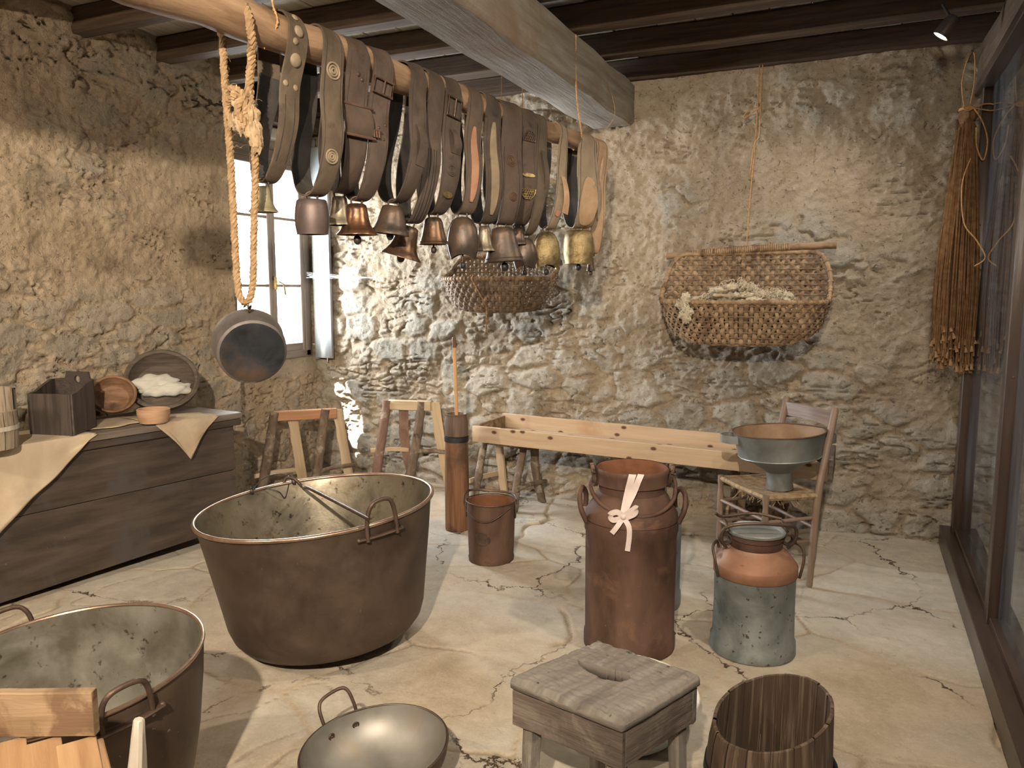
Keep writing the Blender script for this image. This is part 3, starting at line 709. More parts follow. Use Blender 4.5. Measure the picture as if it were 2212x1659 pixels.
# black box with a raised pierced back
p0, p1, p2 = onz(68, 938, TT), onz(158, 941, TT), onz(205, 922, TT)
bx = thing('wooden_box', p1, 'blackened wooden box with a raised pierced back on the chest', 'box')
p3 = p0+(p2-p1)*1.05
hb = .205
def wall_poly(mb, a, b_, heights, th):
    """upright board from a to b with top heights along it"""
    t = (b_-a); L = t.length; t.normalize(); nn = Vector((t.y, -t.x, 0)); m_ = len(heights)
    for sgn in (0, 1):
        off = nn*th*(sgn-.5)
        for i in range(m_-1):
            x0_, x1_ = heights[i][0]*L, heights[i+1][0]*L
            q = [a+t*x0_+off, a+t*x1_+off, a+t*x1_+off+Vector((0, 0, heights[i+1][1])), a+t*x0_+off+Vector((0, 0, heights[i][1]))]
            if not sgn: q.reverse()
            mb.face(q, [(v.z, (v-a).dot(t)) for v in q])
    for i in range(m_-1):
        x0_, x1_ = heights[i][0]*L, heights[i+1][0]*L
        q = [a+t*x0_-nn*th/2+Vector((0, 0, heights[i][1])), a+t*x1_-nn*th/2+Vector((0, 0, heights[i+1][1])), a+t*x1_+nn*th/2+Vector((0, 0, heights[i+1][1])), a+t*x0_+nn*th/2+Vector((0, 0, heights[i][1]))]
        mb.face(q)
    for xx, hh in ((0, heights[0][1]), (L, heights[-1][1])):
        mb.face([a+t*xx-nn*th/2, a+t*xx+nn*th/2, a+t*xx+nn*th/2+Vector((0, 0, hh)), a+t*xx-nn*th/2+Vector((0, 0, hh))])
    return mb
wall_poly(MB(), p0, p1, [(0, hb), (1, hb)], .016).build('side', M['dark_box'], bx, smooth=False, bevel=.002)
wall_poly(MB(), p1, p2, [(0, hb), (.25, hb+.005), (.6, hb+.03), (.85, hb+.045), (1, hb+.045)], .016).build('side', M['dark_box'], bx, smooth=False, bevel=.002)
wall_poly(MB(), p3, p0, [(0, hb+.045), (.15, hb+.045), (.4, hb+.03), (.75, hb+.005), (1, hb)], .016).build('side', M['dark_box'], bx, smooth=False, bevel=.002)
# back board: raised tab with a round hole
bk = bmesh.new(); t_ = (p2-p3); LL = t_.length; t_.normalize(); nn = Vector((t_.y, -t_.x, 0))
outl = [(0, 0), (LL, 0), (LL, hb+.045), (LL*.93, hb+.05), (LL*.9, hb+.085), (LL*.35, hb+.085), (LL*.3, hb+.05), (0, hb+.045)]
vo_ = [bk.verts.new(p3+t_*x_+Vector((0, 0, z_))) for x_, z_ in outl]
hc = (LL*.62, hb+.045); vh = [bk.verts.new(p3+t_*(hc[0]+.017*cos(a*pi/8))+Vector((0, 0, hc[1]+.02*sin(a*pi/8)))) for a in range(16)]
es = [bk.edges.new((vo_[i], vo_[(i+1) % 8])) for i in range(8)]+[bk.edges.new((vh[i], vh[(i+1) % 16])) for i in range(16)]
bmesh.ops.triangle_fill(bk, edges=es, use_beauty=True)
me = bpy.data.meshes.new('back_board'); bk.to_mesh(me); bk.free(); me.transform(Matrix.Translation(-bx.location)); me.uv_layers.new(name='UVMap'); me.materials.append(M['dark_box'])
o = bpy.data.objects.new('back_board', me); COL.objects.link(o); o.parent = bx; md = o.modifiers.new('s', 'SOLIDIFY'); md.thickness = .014
bt = MB(); bt.face([p+Vector((0, 0, .015)) for p in (p0, p1, p2, p3)]); bt.build('bottom', M['dark_box'], bx, smooth=False)

def turned(name, c, rim, depth, base, mat, label, cat, tilt=None, matin=None, thick=.014, extra=None, n_=44, parent=None):
    """turned wooden bowl: c = centre of its base"""
    th = thing(name, c, label, cat)
    Mx = tilt or Matrix.Identity(4)
    out = [(.0001, 0), (base, 0), (base+(rim-base)*.45, depth*.22), (rim*.98, depth*.65), (rim, depth), (rim-thick*.5, depth+thick*.35), (rim-thick, depth)]
    MB().lathe(out, c, n_, Mx, wob=.006).build('bowl_wall', mat, th)
    inn = [(rim-thick, depth), (rim-thick*1.2, depth*.66), (base+(rim-base)*.35-thick*.6, depth*.24), (base*.75, thick*1.1), (.0001, thick)]
    MB().lathe(inn, c, n_, Mx, wob=.006).build('bowl_inside', matin or mat, th)
    return th
def lean(axis_dir, deg):
    d = Vector((axis_dir[0], axis_dir[1], 0)).normalized(); return rot_to(Vector((d.x*sin(R(deg)), d.y*sin(R(deg)), cos(R(deg)))))
def propped(rim_px, X, axis, depth):
    rc = onx(*rim_px, X); ax = Vector(axis).normalized(); return rc-ax*depth, rot_to(ax)
cb, Mo = propped((245, 850), -3.78, (.70, -.52, .62), .075)
turned('wooden_bowl', cb, .118, .075, .07, M['bowl_wood'], 'small reddish brown wooden bowl propped between the black box and the large dark bowl', 'bowl', Mo, thick=.014)
big, Mo = propped((350, 818), -3.72, (.62, -.50, .62), .10)
turned('wooden_bowl', big, .205, .10, .13, M['bowl_dark'], 'large dark round wooden bowl leaning on the wall with a white cloth in it', 'bowl', Mo, thick=.026)
# folded cloth lying in the large bowl
Lm = Mo
fc = MB()
def blob(mb, M0, c, sx_, sy_, sz_, n_=36, m_=18, sd=0, rag=.12):
    b = len(mb.v)
    for i in range(m_+1):
        for k in range(n_):
            th_, ph_ = pi*i/m_, 2*pi*k/n_
            d = Vector((sin(th_)*cos(ph_), sin(th_)*sin(ph_), cos(th_)))
            r_ = 1+rag*math.sin(3*d.x*2+sd)*math.cos(4*d.y+sd)+rag*.6*math.sin(9*d.x+5*d.y+sd)+rag*.3*math.sin(17*d.y-6*d.z)
            mb.v.append(c+M0 @ Vector((d.x*sx_*r_, d.y*sy_*r_, d.z*sz_*r_)))
    for i in range(m_):
        for k in range(n_):
            l = (k+1) % n_; mb.f.append((b+i*n_+k, b+(i+1)*n_+k, b+(i+1)*n_+l, b+i*n_+l)); mb.uv.append(((0, 0),)*4)
ctr = big+Lm @ Vector((.0, 0, .05))
Wd = Lm.to_3x3()
hor = Vector((.6, .8, 0)); dn = (Wd @ Vector((0, 0, 1))).cross(hor).normalized()
dn = dn if dn.z < 0 else -dn
Mc = Matrix((hor, dn, Wd @ Vector((0, 0, 1)))).transposed().to_4x4()
blob(fc, Mc, ctr+hor*-.035+dn*.0, .125, .062, .035, sd=1.)
blob(fc, Mc, ctr+hor*.06+dn*.045+Vector((.01, 0, 0)), .095, .045, .035, sd=3.)
blob(fc, Mc, ctr+hor*-.02+dn*.055, .11, .035, .03, sd=5.)
fo = fc.build('folded_cloth', M['white_cloth'], angle=180); centred(fo)
tag(fo, 'crumpled white cloth lying inside the large dark bowl', 'cloth')
cb = onz(333, 912, TT)
turned('wooden_bowl', cb, .085, .072, .072, M['bowl_pale'], 'small pale straight-sided wooden bowl on the cloth in front of the large bowl', 'bowl', thick=.010)
# stave tub at the left margin
cb = onz(-22, 968, TT)
tb = thing('stave_tub', cb, 'pale wooden stave tub standing on the cloth at the left edge of the picture', 'tub')
st_ = MB()
for k in range(14):
    a0_, a1_ = 2*pi*k/14+.012, 2*pi*(k+1)/14-.012
    hh = .17+(.10 if cos(2*pi*(k+.5)/14-R(100)) > .75 else 0)
    st_.lathe([(.112, 0), (.118, hh*.5), (.115, hh), (.102, hh), (.103, 0), (.112, 0)], cb, 3, ang=(a0_, a1_))
st_.build('staves', M['tub_wood'], tb); MB().lathe([(.0001, .012), (.104, .012)], cb, 24).build('bottom', M['grey_wood'], tb)
MB().lathe([(.117, .085), (.1215, .085), (.1215, .105), (.117, .105)], cb, 32).build('hoop', M['grey_wood'], tb)

# ================================================================ trestles
def log(mb, a, b_, r0, r1, bow=(0, 0, 0), n_=12):
    a, b_ = Vector(a), Vector(b_); pts, rs = [], []
    for i in range(13):
        t = i/12; p = a.lerp(b_, t)+Vector(bow)*sin(pi*t)+Vector((random.uniform(-.002, .002), random.uniform(-.002, .002), 0))
        pts.append(p); rs.append((r0+(r1-r0)*t)*(1+random.uniform(-.04, .04)))
    mb.tube(pts, rs, n_); return mb
def trestle(label, front, rear, z, bar_mat, log_mat, over=.03, bar=(.045, .075), rear_mat='fresh_pine', log_r=.028, grp=None, stretch_z=.16, bows=((0, 0, 0),)*4):
    """front/rear: pairs of foot points; z = top of the bar"""
    f0, f1, r0, r1 = [Vector((p[0], p[1], 0)) for p in (*front, *rear)]
    for p in (f0, f1, r0, r1): p.z = .004
    A, B = (f0+r0)/2, (f1+r1)/2; A.z = B.z = z
    t = (B-A).normalized(); A, B = A-t*over, B+t*over
    th = thing('trestle', (A+B)/2*1., label, 'trestle', grp); th.location.z = 0
    fn = ((f0-r0)+(f1-r1)).normalized()
    MB().plank(A-Vector((0, 0, bar[1]/2)), B-Vector((0, 0, bar[1]/2)), bar[0], bar[1], segs=5, jit=.0008).build('top_bar', M[bar_mat], th)
    tops = [A+t*(over+.0), B-t*(over+.0)]
    for i, f in enumerate((f0, f1)):
        tp = tops[i]+fn*(bar[0]/2+log_r*.6); tp.z = z-.004
        log(MB(), f, tp, log_r*1.12, log_r*.92, bows[i]).build('leg', M[log_mat[i]], th)
    for i, f in enumerate((r0, r1)):
        tp = tops[i]-fn*(bar[0]/2+.014)+t*(.02 if i else .05); tp.z = z-.01
        mb = MB(); bw = Vector(bows[2+i]); m_ = 9
        pts = [f.lerp(tp, k/8)+bw*sin(pi*k/8) for k in range(m_)]
        secs = [[(-.028, -.012), (.028, -.012), (.030+.004*math.sin(k*1.7), .012), (-.028+.004*math.sin(k*2.3), .012)] for k in range(m_)]
        mb.sweep(pts, secs, [(t, fn)]*m_); mb.build('leg', M[rear_mat if not isinstance(rear_mat, tuple) else rear_mat[i]], th, bevel=.003)
    for i, (f, r_, tp) in enumerate(((f0, r0, tops[0]), (f1, r1, tops[1]))):
        zz = stretch_z; q = (zz-.004)/(z-.004)
        a = f.lerp(Vector((tp.x, tp.y, z)), q)+(t*.03 if i else t*-.03); c = r_.lerp(Vector((tp.x, tp.y, z)), q)+(t*.03 if i else t*-.03)
        a += fn*.06; c -= fn*.05
        mb = MB()
        if i: log(mb, a, c, .017, .015, (0, 0, .01)); mt = 'bark'
        else: mb.plank(a, c, .014, .032, segs=4, bow=.01); mt = 'fresh_pine'
        mb.build('crossbar', M[mt], th)
    return th
trestle('low wooden trestle with a reddish top bar and dark bark legs beside the dark chest', ((-4.0, 4.31), (-3.71, 4.56)), ((-3.85, 4.60), (-3.61, 4.86)), .60, 'red_pine', ('bark', 'bark'), over=.045, log_r=.035, stretch_z=.13)
trestle('taller wooden trestle with a pale top bar, left of the butter churn', ((-3.36, 4.84), (-3.12, 4.93)), ((-3.10, 5.0), (-2.80, 5.02)), .665, 'fresh_pine', ('bark_red', 'bark'), rear_mat=('bark_red', 'fresh_pine'), log_r=.034, stretch_z=.27, bows=((0, 0, 0), (.015, 0, 0), (-.04, 0, 0), (-.01, 0, 0)))

# ================================================================ long pine tray on trestles
TF, TBk = 4.52, 4.99
tl0, tr0 = ony(1022, 919, TF), ony(1772, 990, TF)
TX0, TX1 = tl0.x, -.10
ZL, ZR = tl0.z, .555
ty = thing('pine_tray', ((TX0+TX1)/2, (TF+TBk)/2, 0.49), 'long shallow pine tray with dark knots resting on trestles along the back wall', 'tray')
TH = .108
def zt(x): return ZL+(ZR-ZL)*(x-TX0)/(TX1-TX0)
MB().plank((TX0, TF, ZL-TH/2), (TX1-.03, TF, ZR-TH/2), .026, TH, segs=14, jit=.0006).build('side_board', M['pine'], ty)
MB().plank((TX0, TBk, ZL-TH/2+.01), (TX1, TBk, ZR-TH/2+.01), .026, TH+.01, segs=14, jit=.0006).build('side_board', M['pine'], ty)
MB().plank((TX0+.014, TF+.013, ZL-TH/2), (TX0+.014, TBk-.013, ZL-TH/2), .024, TH, segs=2).build('end_board', M['trough'], ty)
MB().plank((TX1-.014, TF-.0, zt(TX1)-TH/2), (TX1-.014, TBk+.03, zt(TX1)-TH/2), .024, TH+.02, segs=2).build('end_board', M['stool_dark'], ty)
bt = MB()
for k in range(3):
    yy = TF+.02+(TBk-TF-.04)*(k+.5)/3
    bt.plank((TX0+.03, yy, ZL-TH+.02), (TX1-.03, yy, ZR-TH+.02), (TBk-TF-.045)/3-.002, .018, segs=8)
bt.build('bottom_boards', M['pine'], ty)
for x_ in (TX0+.22, -1.33, TX1-.35): MB().plank((x_, TF+.01, zt(x_)-TH-.004), (x_, TBk-.01, zt(x_)-TH-.004), .06, .026, segs=2).build('batten', M['stool_dark'], ty)
trestle('short trestle of bark-covered logs under the left end of the pine tray', ((-2.43, 4.70), (-2.09, 4.64)), ((-2.33, 5.0), (-2.0, 4.93)), zt(-2.2)-TH-.029, 'bark_red', ('bark', 'bark'), over=.02, bar=(.05, .05), rear_mat=('fresh_pine', 'bark'), log_r=.026, stretch_z=.16, bows=((0, 0, 0), (-.01, 0, 0), (0, 0, 0), (-.02, 0, 0)))
trestle('trestle under the right end of the pine tray, behind the chair', ((-.66, 4.72), (-.40, 4.72)), ((-.66, 5.0), (-.40, 5.0)), zt(-.5)-TH-.029, 'bark_red', ('bark', 'bark'), over=.06, bar=(.05, .05), log_r=.024)

# ================================================================ butter churn
c = onz(988, 1142); ck = thing('butter_churn', c, 'tall narrow wooden butter churn with a long plunger stick', 'churn')
Hc = .735
MB().lathe([(.0001, .0), (.074, .0), (.076, .01), (.0755, .3), (.072, Hc-.155)], c, 36, wob=.004).build('body', M['churn'], ck)
MB().lathe([(.0725, Hc-.135), (.074, Hc-.12), (.074, Hc-.05), (.066, Hc-.018), (.066, Hc-.004), (.068, Hc), (.062, Hc+.002), (.056, Hc-.006), (.056, Hc-.16), (.0001, Hc-.16)], c, 36, wob=.004).build('neck', M['churn_dark'], ck)
MB().lathe([(.070, Hc-.172), (.0765, Hc-.17), (.077, Hc-.14), (.070, Hc-.138)], c, 36).build('hoop', M['iron_dark'], ck)
hp = c+Vector((.012, -.012, Hc-.12)); tp = ony(993, 730, c.y-.03); tp = Vector((hp.x-.006, hp.y-.02, tp.z))
pl = MB(); pl.tube([hp.lerp(tp, i/10) for i in range(11)], [.0115+.0006*math.sin(i*2.1) for i in range(11)], 10); ps = pl.build('plunger_stick', M['stick'], ck)
k_ = MB(); k_.tube([hp.lerp(tp, .90), hp.lerp(tp, .915), tp, tp+Vector((0, 0, .004))], [.0120, .0125, .0125, .009], 10); k_.build('stick_end', M['churn'], ps)

# ================================================================ small bucket
c = onz(1061, 1206); sb = thing('metal_bucket', c, 'small rusty metal bucket with a folded bail handle in front of the churn', 'bucket')
Hb = .34
MB().lathe([(.0001, .004), (.118, .004), (.126, .0), (.128, .02), (.125, .03), (.135, Hb-.008)], c, 40, wob=.012).build('body', M['rust'], sb)
MB().lathe([(.131, Hb-.008), (.122, .02), (.0001, .016)], c, 40, wob=.012).build('inside', M['rust_in'], sb)
MB().lathe([(.137+.004*cos(a*pi/4), Hb-.003+.004*sin(a*pi/4)) for a in range(9)], c, 40, wob=.008).build('rim', M['iron'], sb)
e_ = Vector((.95, .31, 0)).normalized(); g_ = Vector((-e_.y, e_.x, 0))
def P3(a, b_, z): return c+e_*a+g_*b_+Vector((0, 0, z))
MB().tube(smooth_path([P3(-.142, 0, Hb-.05), P3(-.155, .0, Hb-.015), P3(-.150, .03, Hb+.022), P3(-.12, .09, Hb+.028), P3(-.02, .12, Hb+.018), P3(.10, .085, Hb+.016), P3(.142, .02, Hb-.0), P3(.143, 0, Hb-.045)], 6), .007, 8, flat=.6).build('bail_handle', M['iron'], sb)
MB().tube(smooth_path([P3(-.13, -.045, Hb-.055), P3(-.07, -.118, Hb-.085), P3(0, -.137, Hb-.09), P3(.06, -.128, Hb-.06), P3(.118, -.07, Hb-.022)], 6), .0045, 8).build('wire', M['iron'], sb)
pt = MB(); pt.lathe([(.0001, 0), (.045, 0), (.042, .003), (.0001, .0035)], P3(-.03, -.1275, .15), 24, rot_to(-g_), sy=.8); pt.build('patch', M['iron'], sb)
for sg in (-1, 1):
    MB().plank(P3(sg*.137, 0, Hb-.10), P3(sg*.143, 0, Hb-.02), .03, .006, up=tuple(e_), segs=2).build('lug', M['iron'], sb)
# ================================================================ milk cans
def ring(mb, c, R_, r_, n_=40, m_=8, M0=None, wob=0):
    mb.lathe([(R_+r_*cos(2*pi*a/m_), r_*sin(2*pi*a/m_)) for a in range(m_+1)], c, n_, M0, wob=wob); return mb
c = onz(1358, 1388); Hm = .765; Rb = .193
mc = thing('milk_can', c, 'tall rust brown milk can with a pale ribbon tied round its neck', 'milk can')
MB().lathe([(.0001, .012), (Rb-.02, .012), (Rb-.004, 0), (Rb, .004), (Rb, .055), (Rb-.005, .062), (Rb-.004, .30), (Rb-.003, .50), (Rb+.002, .508), (Rb+.002, .555)], c, 56, wob=.0035).build('body', M['rust'], mc)
MB().lathe([(Rb+.0005, .556), (Rb-.002, .585), (Rb-.03, .625), (.150, .655), (.136, .668), (.136, .70)], c, 56, wob=.003).build('shoulder', M['rust'], mc)
MB().lathe([(.136, .70), (.145, .704), (.146, .745), (.150, .752), (.150, Hm), (.145, Hm+.004), (.141, Hm-.002), (.139, .745), (.128, .69), (.128, .64), (.17, .60), (.17, .05), (.0001, .04)], c, 56, wob=.003).build('neck', M['rust_in'], mc)
nb = MB(); nb.lathe([(.137, .699), (.1475, .703), (.1485, .742), (.1515, .75), (.1525, Hm), (.149, Hm+.0055)], c, 56, wob=.003); nb.build('collar', M['rust'], mc)
ex = Vector((.93, .36, 0)).normalized(); ey = Vector((-ex.y, ex.x, 0))
def Q(a, b_, z): return c+ex*a+ey*b_+Vector((0, 0, z))
for sg in (-1, 1):
    MB().tube(smooth_path([Q(sg*(Rb-.005), -.05, .545), Q(sg*(Rb+.018), -.052, .60), Q(sg*(Rb+.024), -.03, .655), Q(sg*(Rb+.012), .015, .675), Q(sg*(Rb-.005), .045, .64), Q(sg*(Rb-.004), .05, .585)], 6), .011, 10).build('side_handle', M['rust'], mc)
lock = smooth_path([Q(-.162, 0, .72), Q(-.172, -.03, .685), Q(-.14, -.085, .64), Q(-.07, -.152, .612), Q(.02, -.170, .604), Q(.10, -.14, .615), Q(.162, -.07, .648), Q(.178, -.01, .70), Q(.168, 0, .725)], 6)
MB().tube(lock, .0085, 10).build('lock_ring', M['rust'], mc)
for sg in (-1, 1):
    h = MB()
    h.plank(Q(sg*.150, -.018, .69), Q(sg*.166, -.018, .78), .012, .018, up=tuple(ex), segs=3); h.plank(Q(sg*.150, .018, .69), Q(sg*.166, .018, .78), .012, .018, up=tuple(ex), segs=3)
    h.tube([Q(sg*.160, -.04, .755), Q(sg*.160, .04, .755)], .007, 8); h.tube([Q(sg*.165, -.036, .70), Q(sg*.165, .036, .70)], .009, 8)
    h.build('hinge', M['iron'], mc)
# ribbon tied round the collar, bow and tails
def ribbon(mb, pts, w_, side, th_=.0012):
    pts = smooth_path(pts, 6); m_ = len(pts); side = Vector(side).normalized(); fr_ = []
    for i in range(m_):
        t = (pts[min(i+1, m_-1)]-pts[max(i-1, 0)]).normalized(); s_ = (side-t*side.dot(t)).normalized(); fr_.append((s_, t.cross(s_)))
    mb.sweep(pts, [[(-w_/2, -th_), (w_/2, -th_), (w_/2, th_), (-w_/2, th_)]]*m_, fr_); return mb
vd = Vector((c.x, c.y, 0)).normalized(); tocam = -vd; sd_ = Vector((-tocam.y, tocam.x, 0))   # sd_ to the viewer's right or left
if sd_.dot(RT) < 0: sd_ = -sd_
def Rb_(a, b_, z): return c+sd_*a+tocam*b_+Vector((0, 0, z))
rbn = thing('ribbon', Rb_(-.0, .16, .60), 'pale pink ribbon tied in a bow on the tall rusty milk can', 'ribbon')
r1 = MB()
ribbon(r1, [Rb_(.0, .138, .755), Rb_(.003, .154, .772), Rb_(-.002, .160, .755), Rb_(-.012, .158, .71), Rb_(-.022, .168, .66), Rb_(-.030, .186, .612)], .028, sd_)
ribbon(r1, [Rb_(.035, .132, .757), Rb_(.036, .149, .772), Rb_(.026, .158, .75), Rb_(.008, .160, .70), Rb_(-.016, .175, .65), Rb_(-.029, .188, .612)], .024, sd_)
r1.build('ribbon_loop', M['ribbon'], rbn)
r2 = MB(); up_ = (0, 0, 1)
ribbon(r2, [Rb_(-.030, .192, .612), Rb_(-.055, .200, .630), Rb_(-.082, .198, .618), Rb_(-.070, .202, .598), Rb_(-.034, .196, .606)], .022, up_)
ribbon(r2, [Rb_(-.030, .192, .612), Rb_(.002, .204, .640), Rb_(.020, .202, .652), Rb_(.012, .206, .628), Rb_(-.026, .197, .606)], .022, up_)
r2.ball(Rb_(-.030, .196, .610), .012); r2.build('bow', M['ribbon'], rbn)
r3 = MB()
ribbon(r3, [Rb_(-.032, .196, .606), Rb_(-.052, .205, .575), Rb_(-.074, .206, .545)], .020, sd_)
ribbon(r3, [Rb_(-.028, .197, .606), Rb_(-.008, .206, .575), Rb_(-.006, .204, .53), Rb_(-.012, .204, .475)], .020, sd_)
r3.build('tail', M['ribbon'], rbn)

# galvanised can standing behind the rusty one
c = onz(1374, 1300)+Vector((.012, .03, 0)); 
g2 = thing('milk_can', c, 'grey galvanised milk can almost hidden behind the tall rusty one', 'milk can')
MB().lathe([(.0001, .01), (.185, .01), (.190, 0), (.192, .004), (.192, .06), (.187, .066), (.187, .44), (.184, .455), (.13, .52), (.115, .53), (.115, .60), (.125, .605), (.125, .64), (.116, .64), (.105, .52), (.0001, .5)], c, 48, wob=.002).build('body', M['galv'], g2)
for sg in (-1, 1):
    MB().tube(smooth_path([c+ex*sg*.18+Vector((0, -.04, .42)), c+ex*sg*.215+Vector((0, -.04, .47)), c+ex*sg*.21+Vector((0, .03, .50)), c+ex*sg*.18+Vector((0, .04, .43))], 5), .008, 8).build('side_handle', M['brass' if sg > 0 else 'iron'], g2)

# blue grey can with its orange shoulder and lid
c = onz(1624, 1398); Rs = .166
sc = thing('milk_can', c, 'short blue grey milk can with orange rusty shoulder and wire lid handle', 'milk can')
MB().lathe([(.0001, .012), (Rs-.01, .012), (Rs+.004, 0), (Rs+.009, .004), (Rs+.007, .05), (Rs, .062), (Rs-.003, .2), (Rs-.002, .325), (Rs+.001, .33)], c, 52, wob=.003).build('body', M['galv'], sc)
MB().lathe([(Rs+.001, .331), (Rs+.0035, .334), (Rs+.004, .372), (Rs+.001, .378), (Rs-.02, .405), (.125, .428), (.108, .438), (.104, .445)], c, 52, wob=.003).build('shoulder', M['rust_orange'], sc)
MB().lathe([(.104, .445), (.106, .45), (.104, .475), (.108, .48), (.106, .50)], c, 52, wob=.003).build('neck', M['rust'], sc)
MB().lathe([(.106, .50), (.116, .503), (.117, .512), (.112, .516), (.104, .512), (.098, .505), (.05, .507), (.0001, .51)], c, 52, wob=.003).build('lid', M['galv_clean'], sc)
for sg in (-1, 1):
    MB().tube(smooth_path([Q2 for Q2 in (c+ex*sg*(Rs-.002)+ey*-.06+Vector((0, 0, .33)), c+ex*sg*(Rs+.012)+ey*-.06+Vector((0, 0, .40)), c+ex*sg*(Rs+.016)+ey*-.03+Vector((0, 0, .445)), c+ex*sg*(Rs-.01)+ey*.02+Vector((0, 0, .455)), c+ex*sg*(.145)+ey*.03+Vector((0, 0, .425)))], 6), .006, 8).build('side_handle', M['iron'], sc)
def Q3(a, b_, z): return c+ex*a+ey*b_+Vector((0, 0, z))
MB().tube(smooth_path([Q3(-.125, -.02, .44), Q3(-.150, -.03, .48), Q3(-.138, -.035, .525), Q3(-.09, -.05, .548), Q3(0, -.06, .556), Q3(.09, -.05, .548), Q3(.145, -.035, .535), Q3(.150, -.03, .48), Q3(.122, -.02, .442)], 6), .007, 8).build('bail_handle', M['iron'], sc)
MB().tube(smooth_path([Q3(-.165, .02, .575), Q3(-.13, .04, .555), Q3(0, .055, .565), Q3(.11, .03, .55)], 6), .0065, 8).build('lever', M['iron'], sc)
for sg in (-1, 1):
    h = MB()
    for k in range(3): ring(h, Q3(sg*.128, -.015+.012*k, .475), .022, .006, 14, 6, rot_to(ey))
    h.tube([Q3(sg*.118, -.03, .515), Q3(sg*.118, .05, .535)], .006, 8); h.build('hinge', M['iron'], sc)

# ================================================================ great cauldron
def tilted(base, lean_dir, deg): 
    d = Vector((lean_dir[0], lean_dir[1], 0)).normalized(); return rot_to((d.x*sin(R(deg)), d.y*sin(R(deg)), cos(R(deg))))
c = onz(716, 1378); T = tilted(c, -RT, 4.6)
c = c+Vector((0, 0, .036))
ca = thing('cauldron', c, 'great dark copper cauldron with a bright rim in the middle of the floor', 'cauldron')
Hc, Rr = .565, .487
prof = [(.0001, .0), (.30, .004), (.36, .022), (.392, .06), (.41, .11), (.437, .27), (.462, .42), (.480, Hc-.03), (Rr, Hc)]
MB().lathe(prof, c, 96, T, wob=.006).build('outer_wall', M['copper'], ca)
prof2 = [(Rr-.004, Hc), (.474, Hc-.03), (.455, .42), (.430, .27), (.403, .11), (.385, .064), (.352, .028), (.29, .012), (.0001, .008)]
MB().lathe(prof2, c, 96, T, wob=.006).build('inner_wall', M['copper_in'], ca)
ring(MB(), c+(T @ Vector((0, 0, Hc))), Rr+.002, .0085, 96, 10, T).build('rim', M['copper_rim'], ca)
def rimp(a, rad=0., up_=0.):      # a: angle round the rim, 0 = viewer's right, 90 = away
    v = RT*cos(R(a))+Vector((-RT.y, RT.x, 0))*sin(R(a))
    loc = T.to_3x3().inverted() @ v; loc.z = 0; loc.normalize()
    return c+T @ (loc*(Rr+rad)+Vector((0, 0, Hc+up_)))
def ear(parent, f, a, span, hgt, rr=.010, mat='iron', out=.014, lug=True):
    a0_, a1_ = a-span/2, a+span/2
    MB().tube(smooth_path([f(a0_, out, -.055), f(a0_, out, -.01), f(a0_+span*.08, out+.004, hgt*.6), f(a-span*.22, out+.01, hgt), f(a+span*.22, out+.01, hgt), f(a1_-span*.08, out+.004, hgt*.6), f(a1_, out, -.01), f(a1_, out, -.055)], 6), rr, 10).build('ear_handle', M[mat], parent)
    if lug:
        h = MB(); pts = [f(a-span*.75+span*1.5*k/8, .006, -.045) for k in range(9)]; h.tube(pts, .012, 8, flat=.5)
        for k in (0, 8): h.ball(pts[k], .009)
        h.build('handle_bracket', M[mat], parent)
ear(ca, rimp, -47, 15, .09, .0085)
pa, pb = rimp(118, .0, .012), rimp(-54.5, .014, .04)
MB().tube(smooth_path([rimp(124, .01, -.03), rimp(121, .012, .022), rimp(117, -.015, .02), rimp(113, -.06, -.02), (pa*.72+pb*.28)+Vector((0, 0, .002)), (pa*.35+pb*.65)+Vector((0, 0, .002)), pb+Vector((0, 0, 0)), pb+(pb-pa).normalized()*.02], 7), .0075, 10).build('swing_bail', M['iron'], ca)
wr = MB()
for a_ in (140, 116):
    ring(wr, rimp(a_, 0, .0), .014, .003, 14, 6, rot_to(RT)); ring(wr, rimp(a_+1.3, 0, .004), .016, .003, 14, 6, rot_to(RT+Vector((0, 0, .3))))
wr.tube(smooth_path([rimp(140, .0, .014), rimp(134, .004, .045), rimp(126, .0, .055), rimp(117, .0, .03)], 6), .0022, 6)
wr.tube(smooth_path([rimp(120, -.01, .0), rimp(124, -.03, -.06), rimp(128, -.05, -.02), rimp(134, -.02, .005)], 6), .0022, 6)
wr.build('wire_ties', M['iron_dark'], ca)
# stone on which the cauldron is propped
sp_ = MB(); blob(sp_, Matrix.Identity(4), c+RT*.17+Vector((0, 0, -.012)), .12, .12, .022, sd=2.); so_ = sp_.build('prop_stone', M['iron_dark']); centred(so_)
tag(so_, 'flat dark stone wedged under the right side of the great cauldron', 'stone')

# ================================================================ second cauldron, left
c = onz(165, 1402, .56); c = Vector((c.x, c.y, .012)); T2 = tilted(c, (RT*-.6-Vector((-RT.y, RT.x, 0))*.5), 4.0)
cb2 = thing('cauldron', c, 'second dark cauldron with grey inside, cut by the left edge of the picture', 'cauldron')
H2, R2 = .50, .345
MB().lathe([(.0001, 0), (.16, .004), (.215, .03), (.255, .075), (.285, .14), (.31, .25), (.333, .40), (R2, H2)], c+Vector((0, 0, .02)), 88, T2, wob=.008).build('outer_wall', M['copper'], cb2)
MB().lathe([(R2-.004, H2), (.327, .40), (.304, .25), (.278, .14), (.248, .08), (.21, .04), (.0001, .01)], c+Vector((0, 0, .02)), 88, T2, wob=.008).build('inner_wall', M['dull_in'], cb2)
ring(MB(), c+Vector((0, 0, .02))+(T2 @ Vector((0, 0, H2))), R2, .0055, 88, 8, T2, wob=.005).build('rim', M['copper_rim'], cb2)
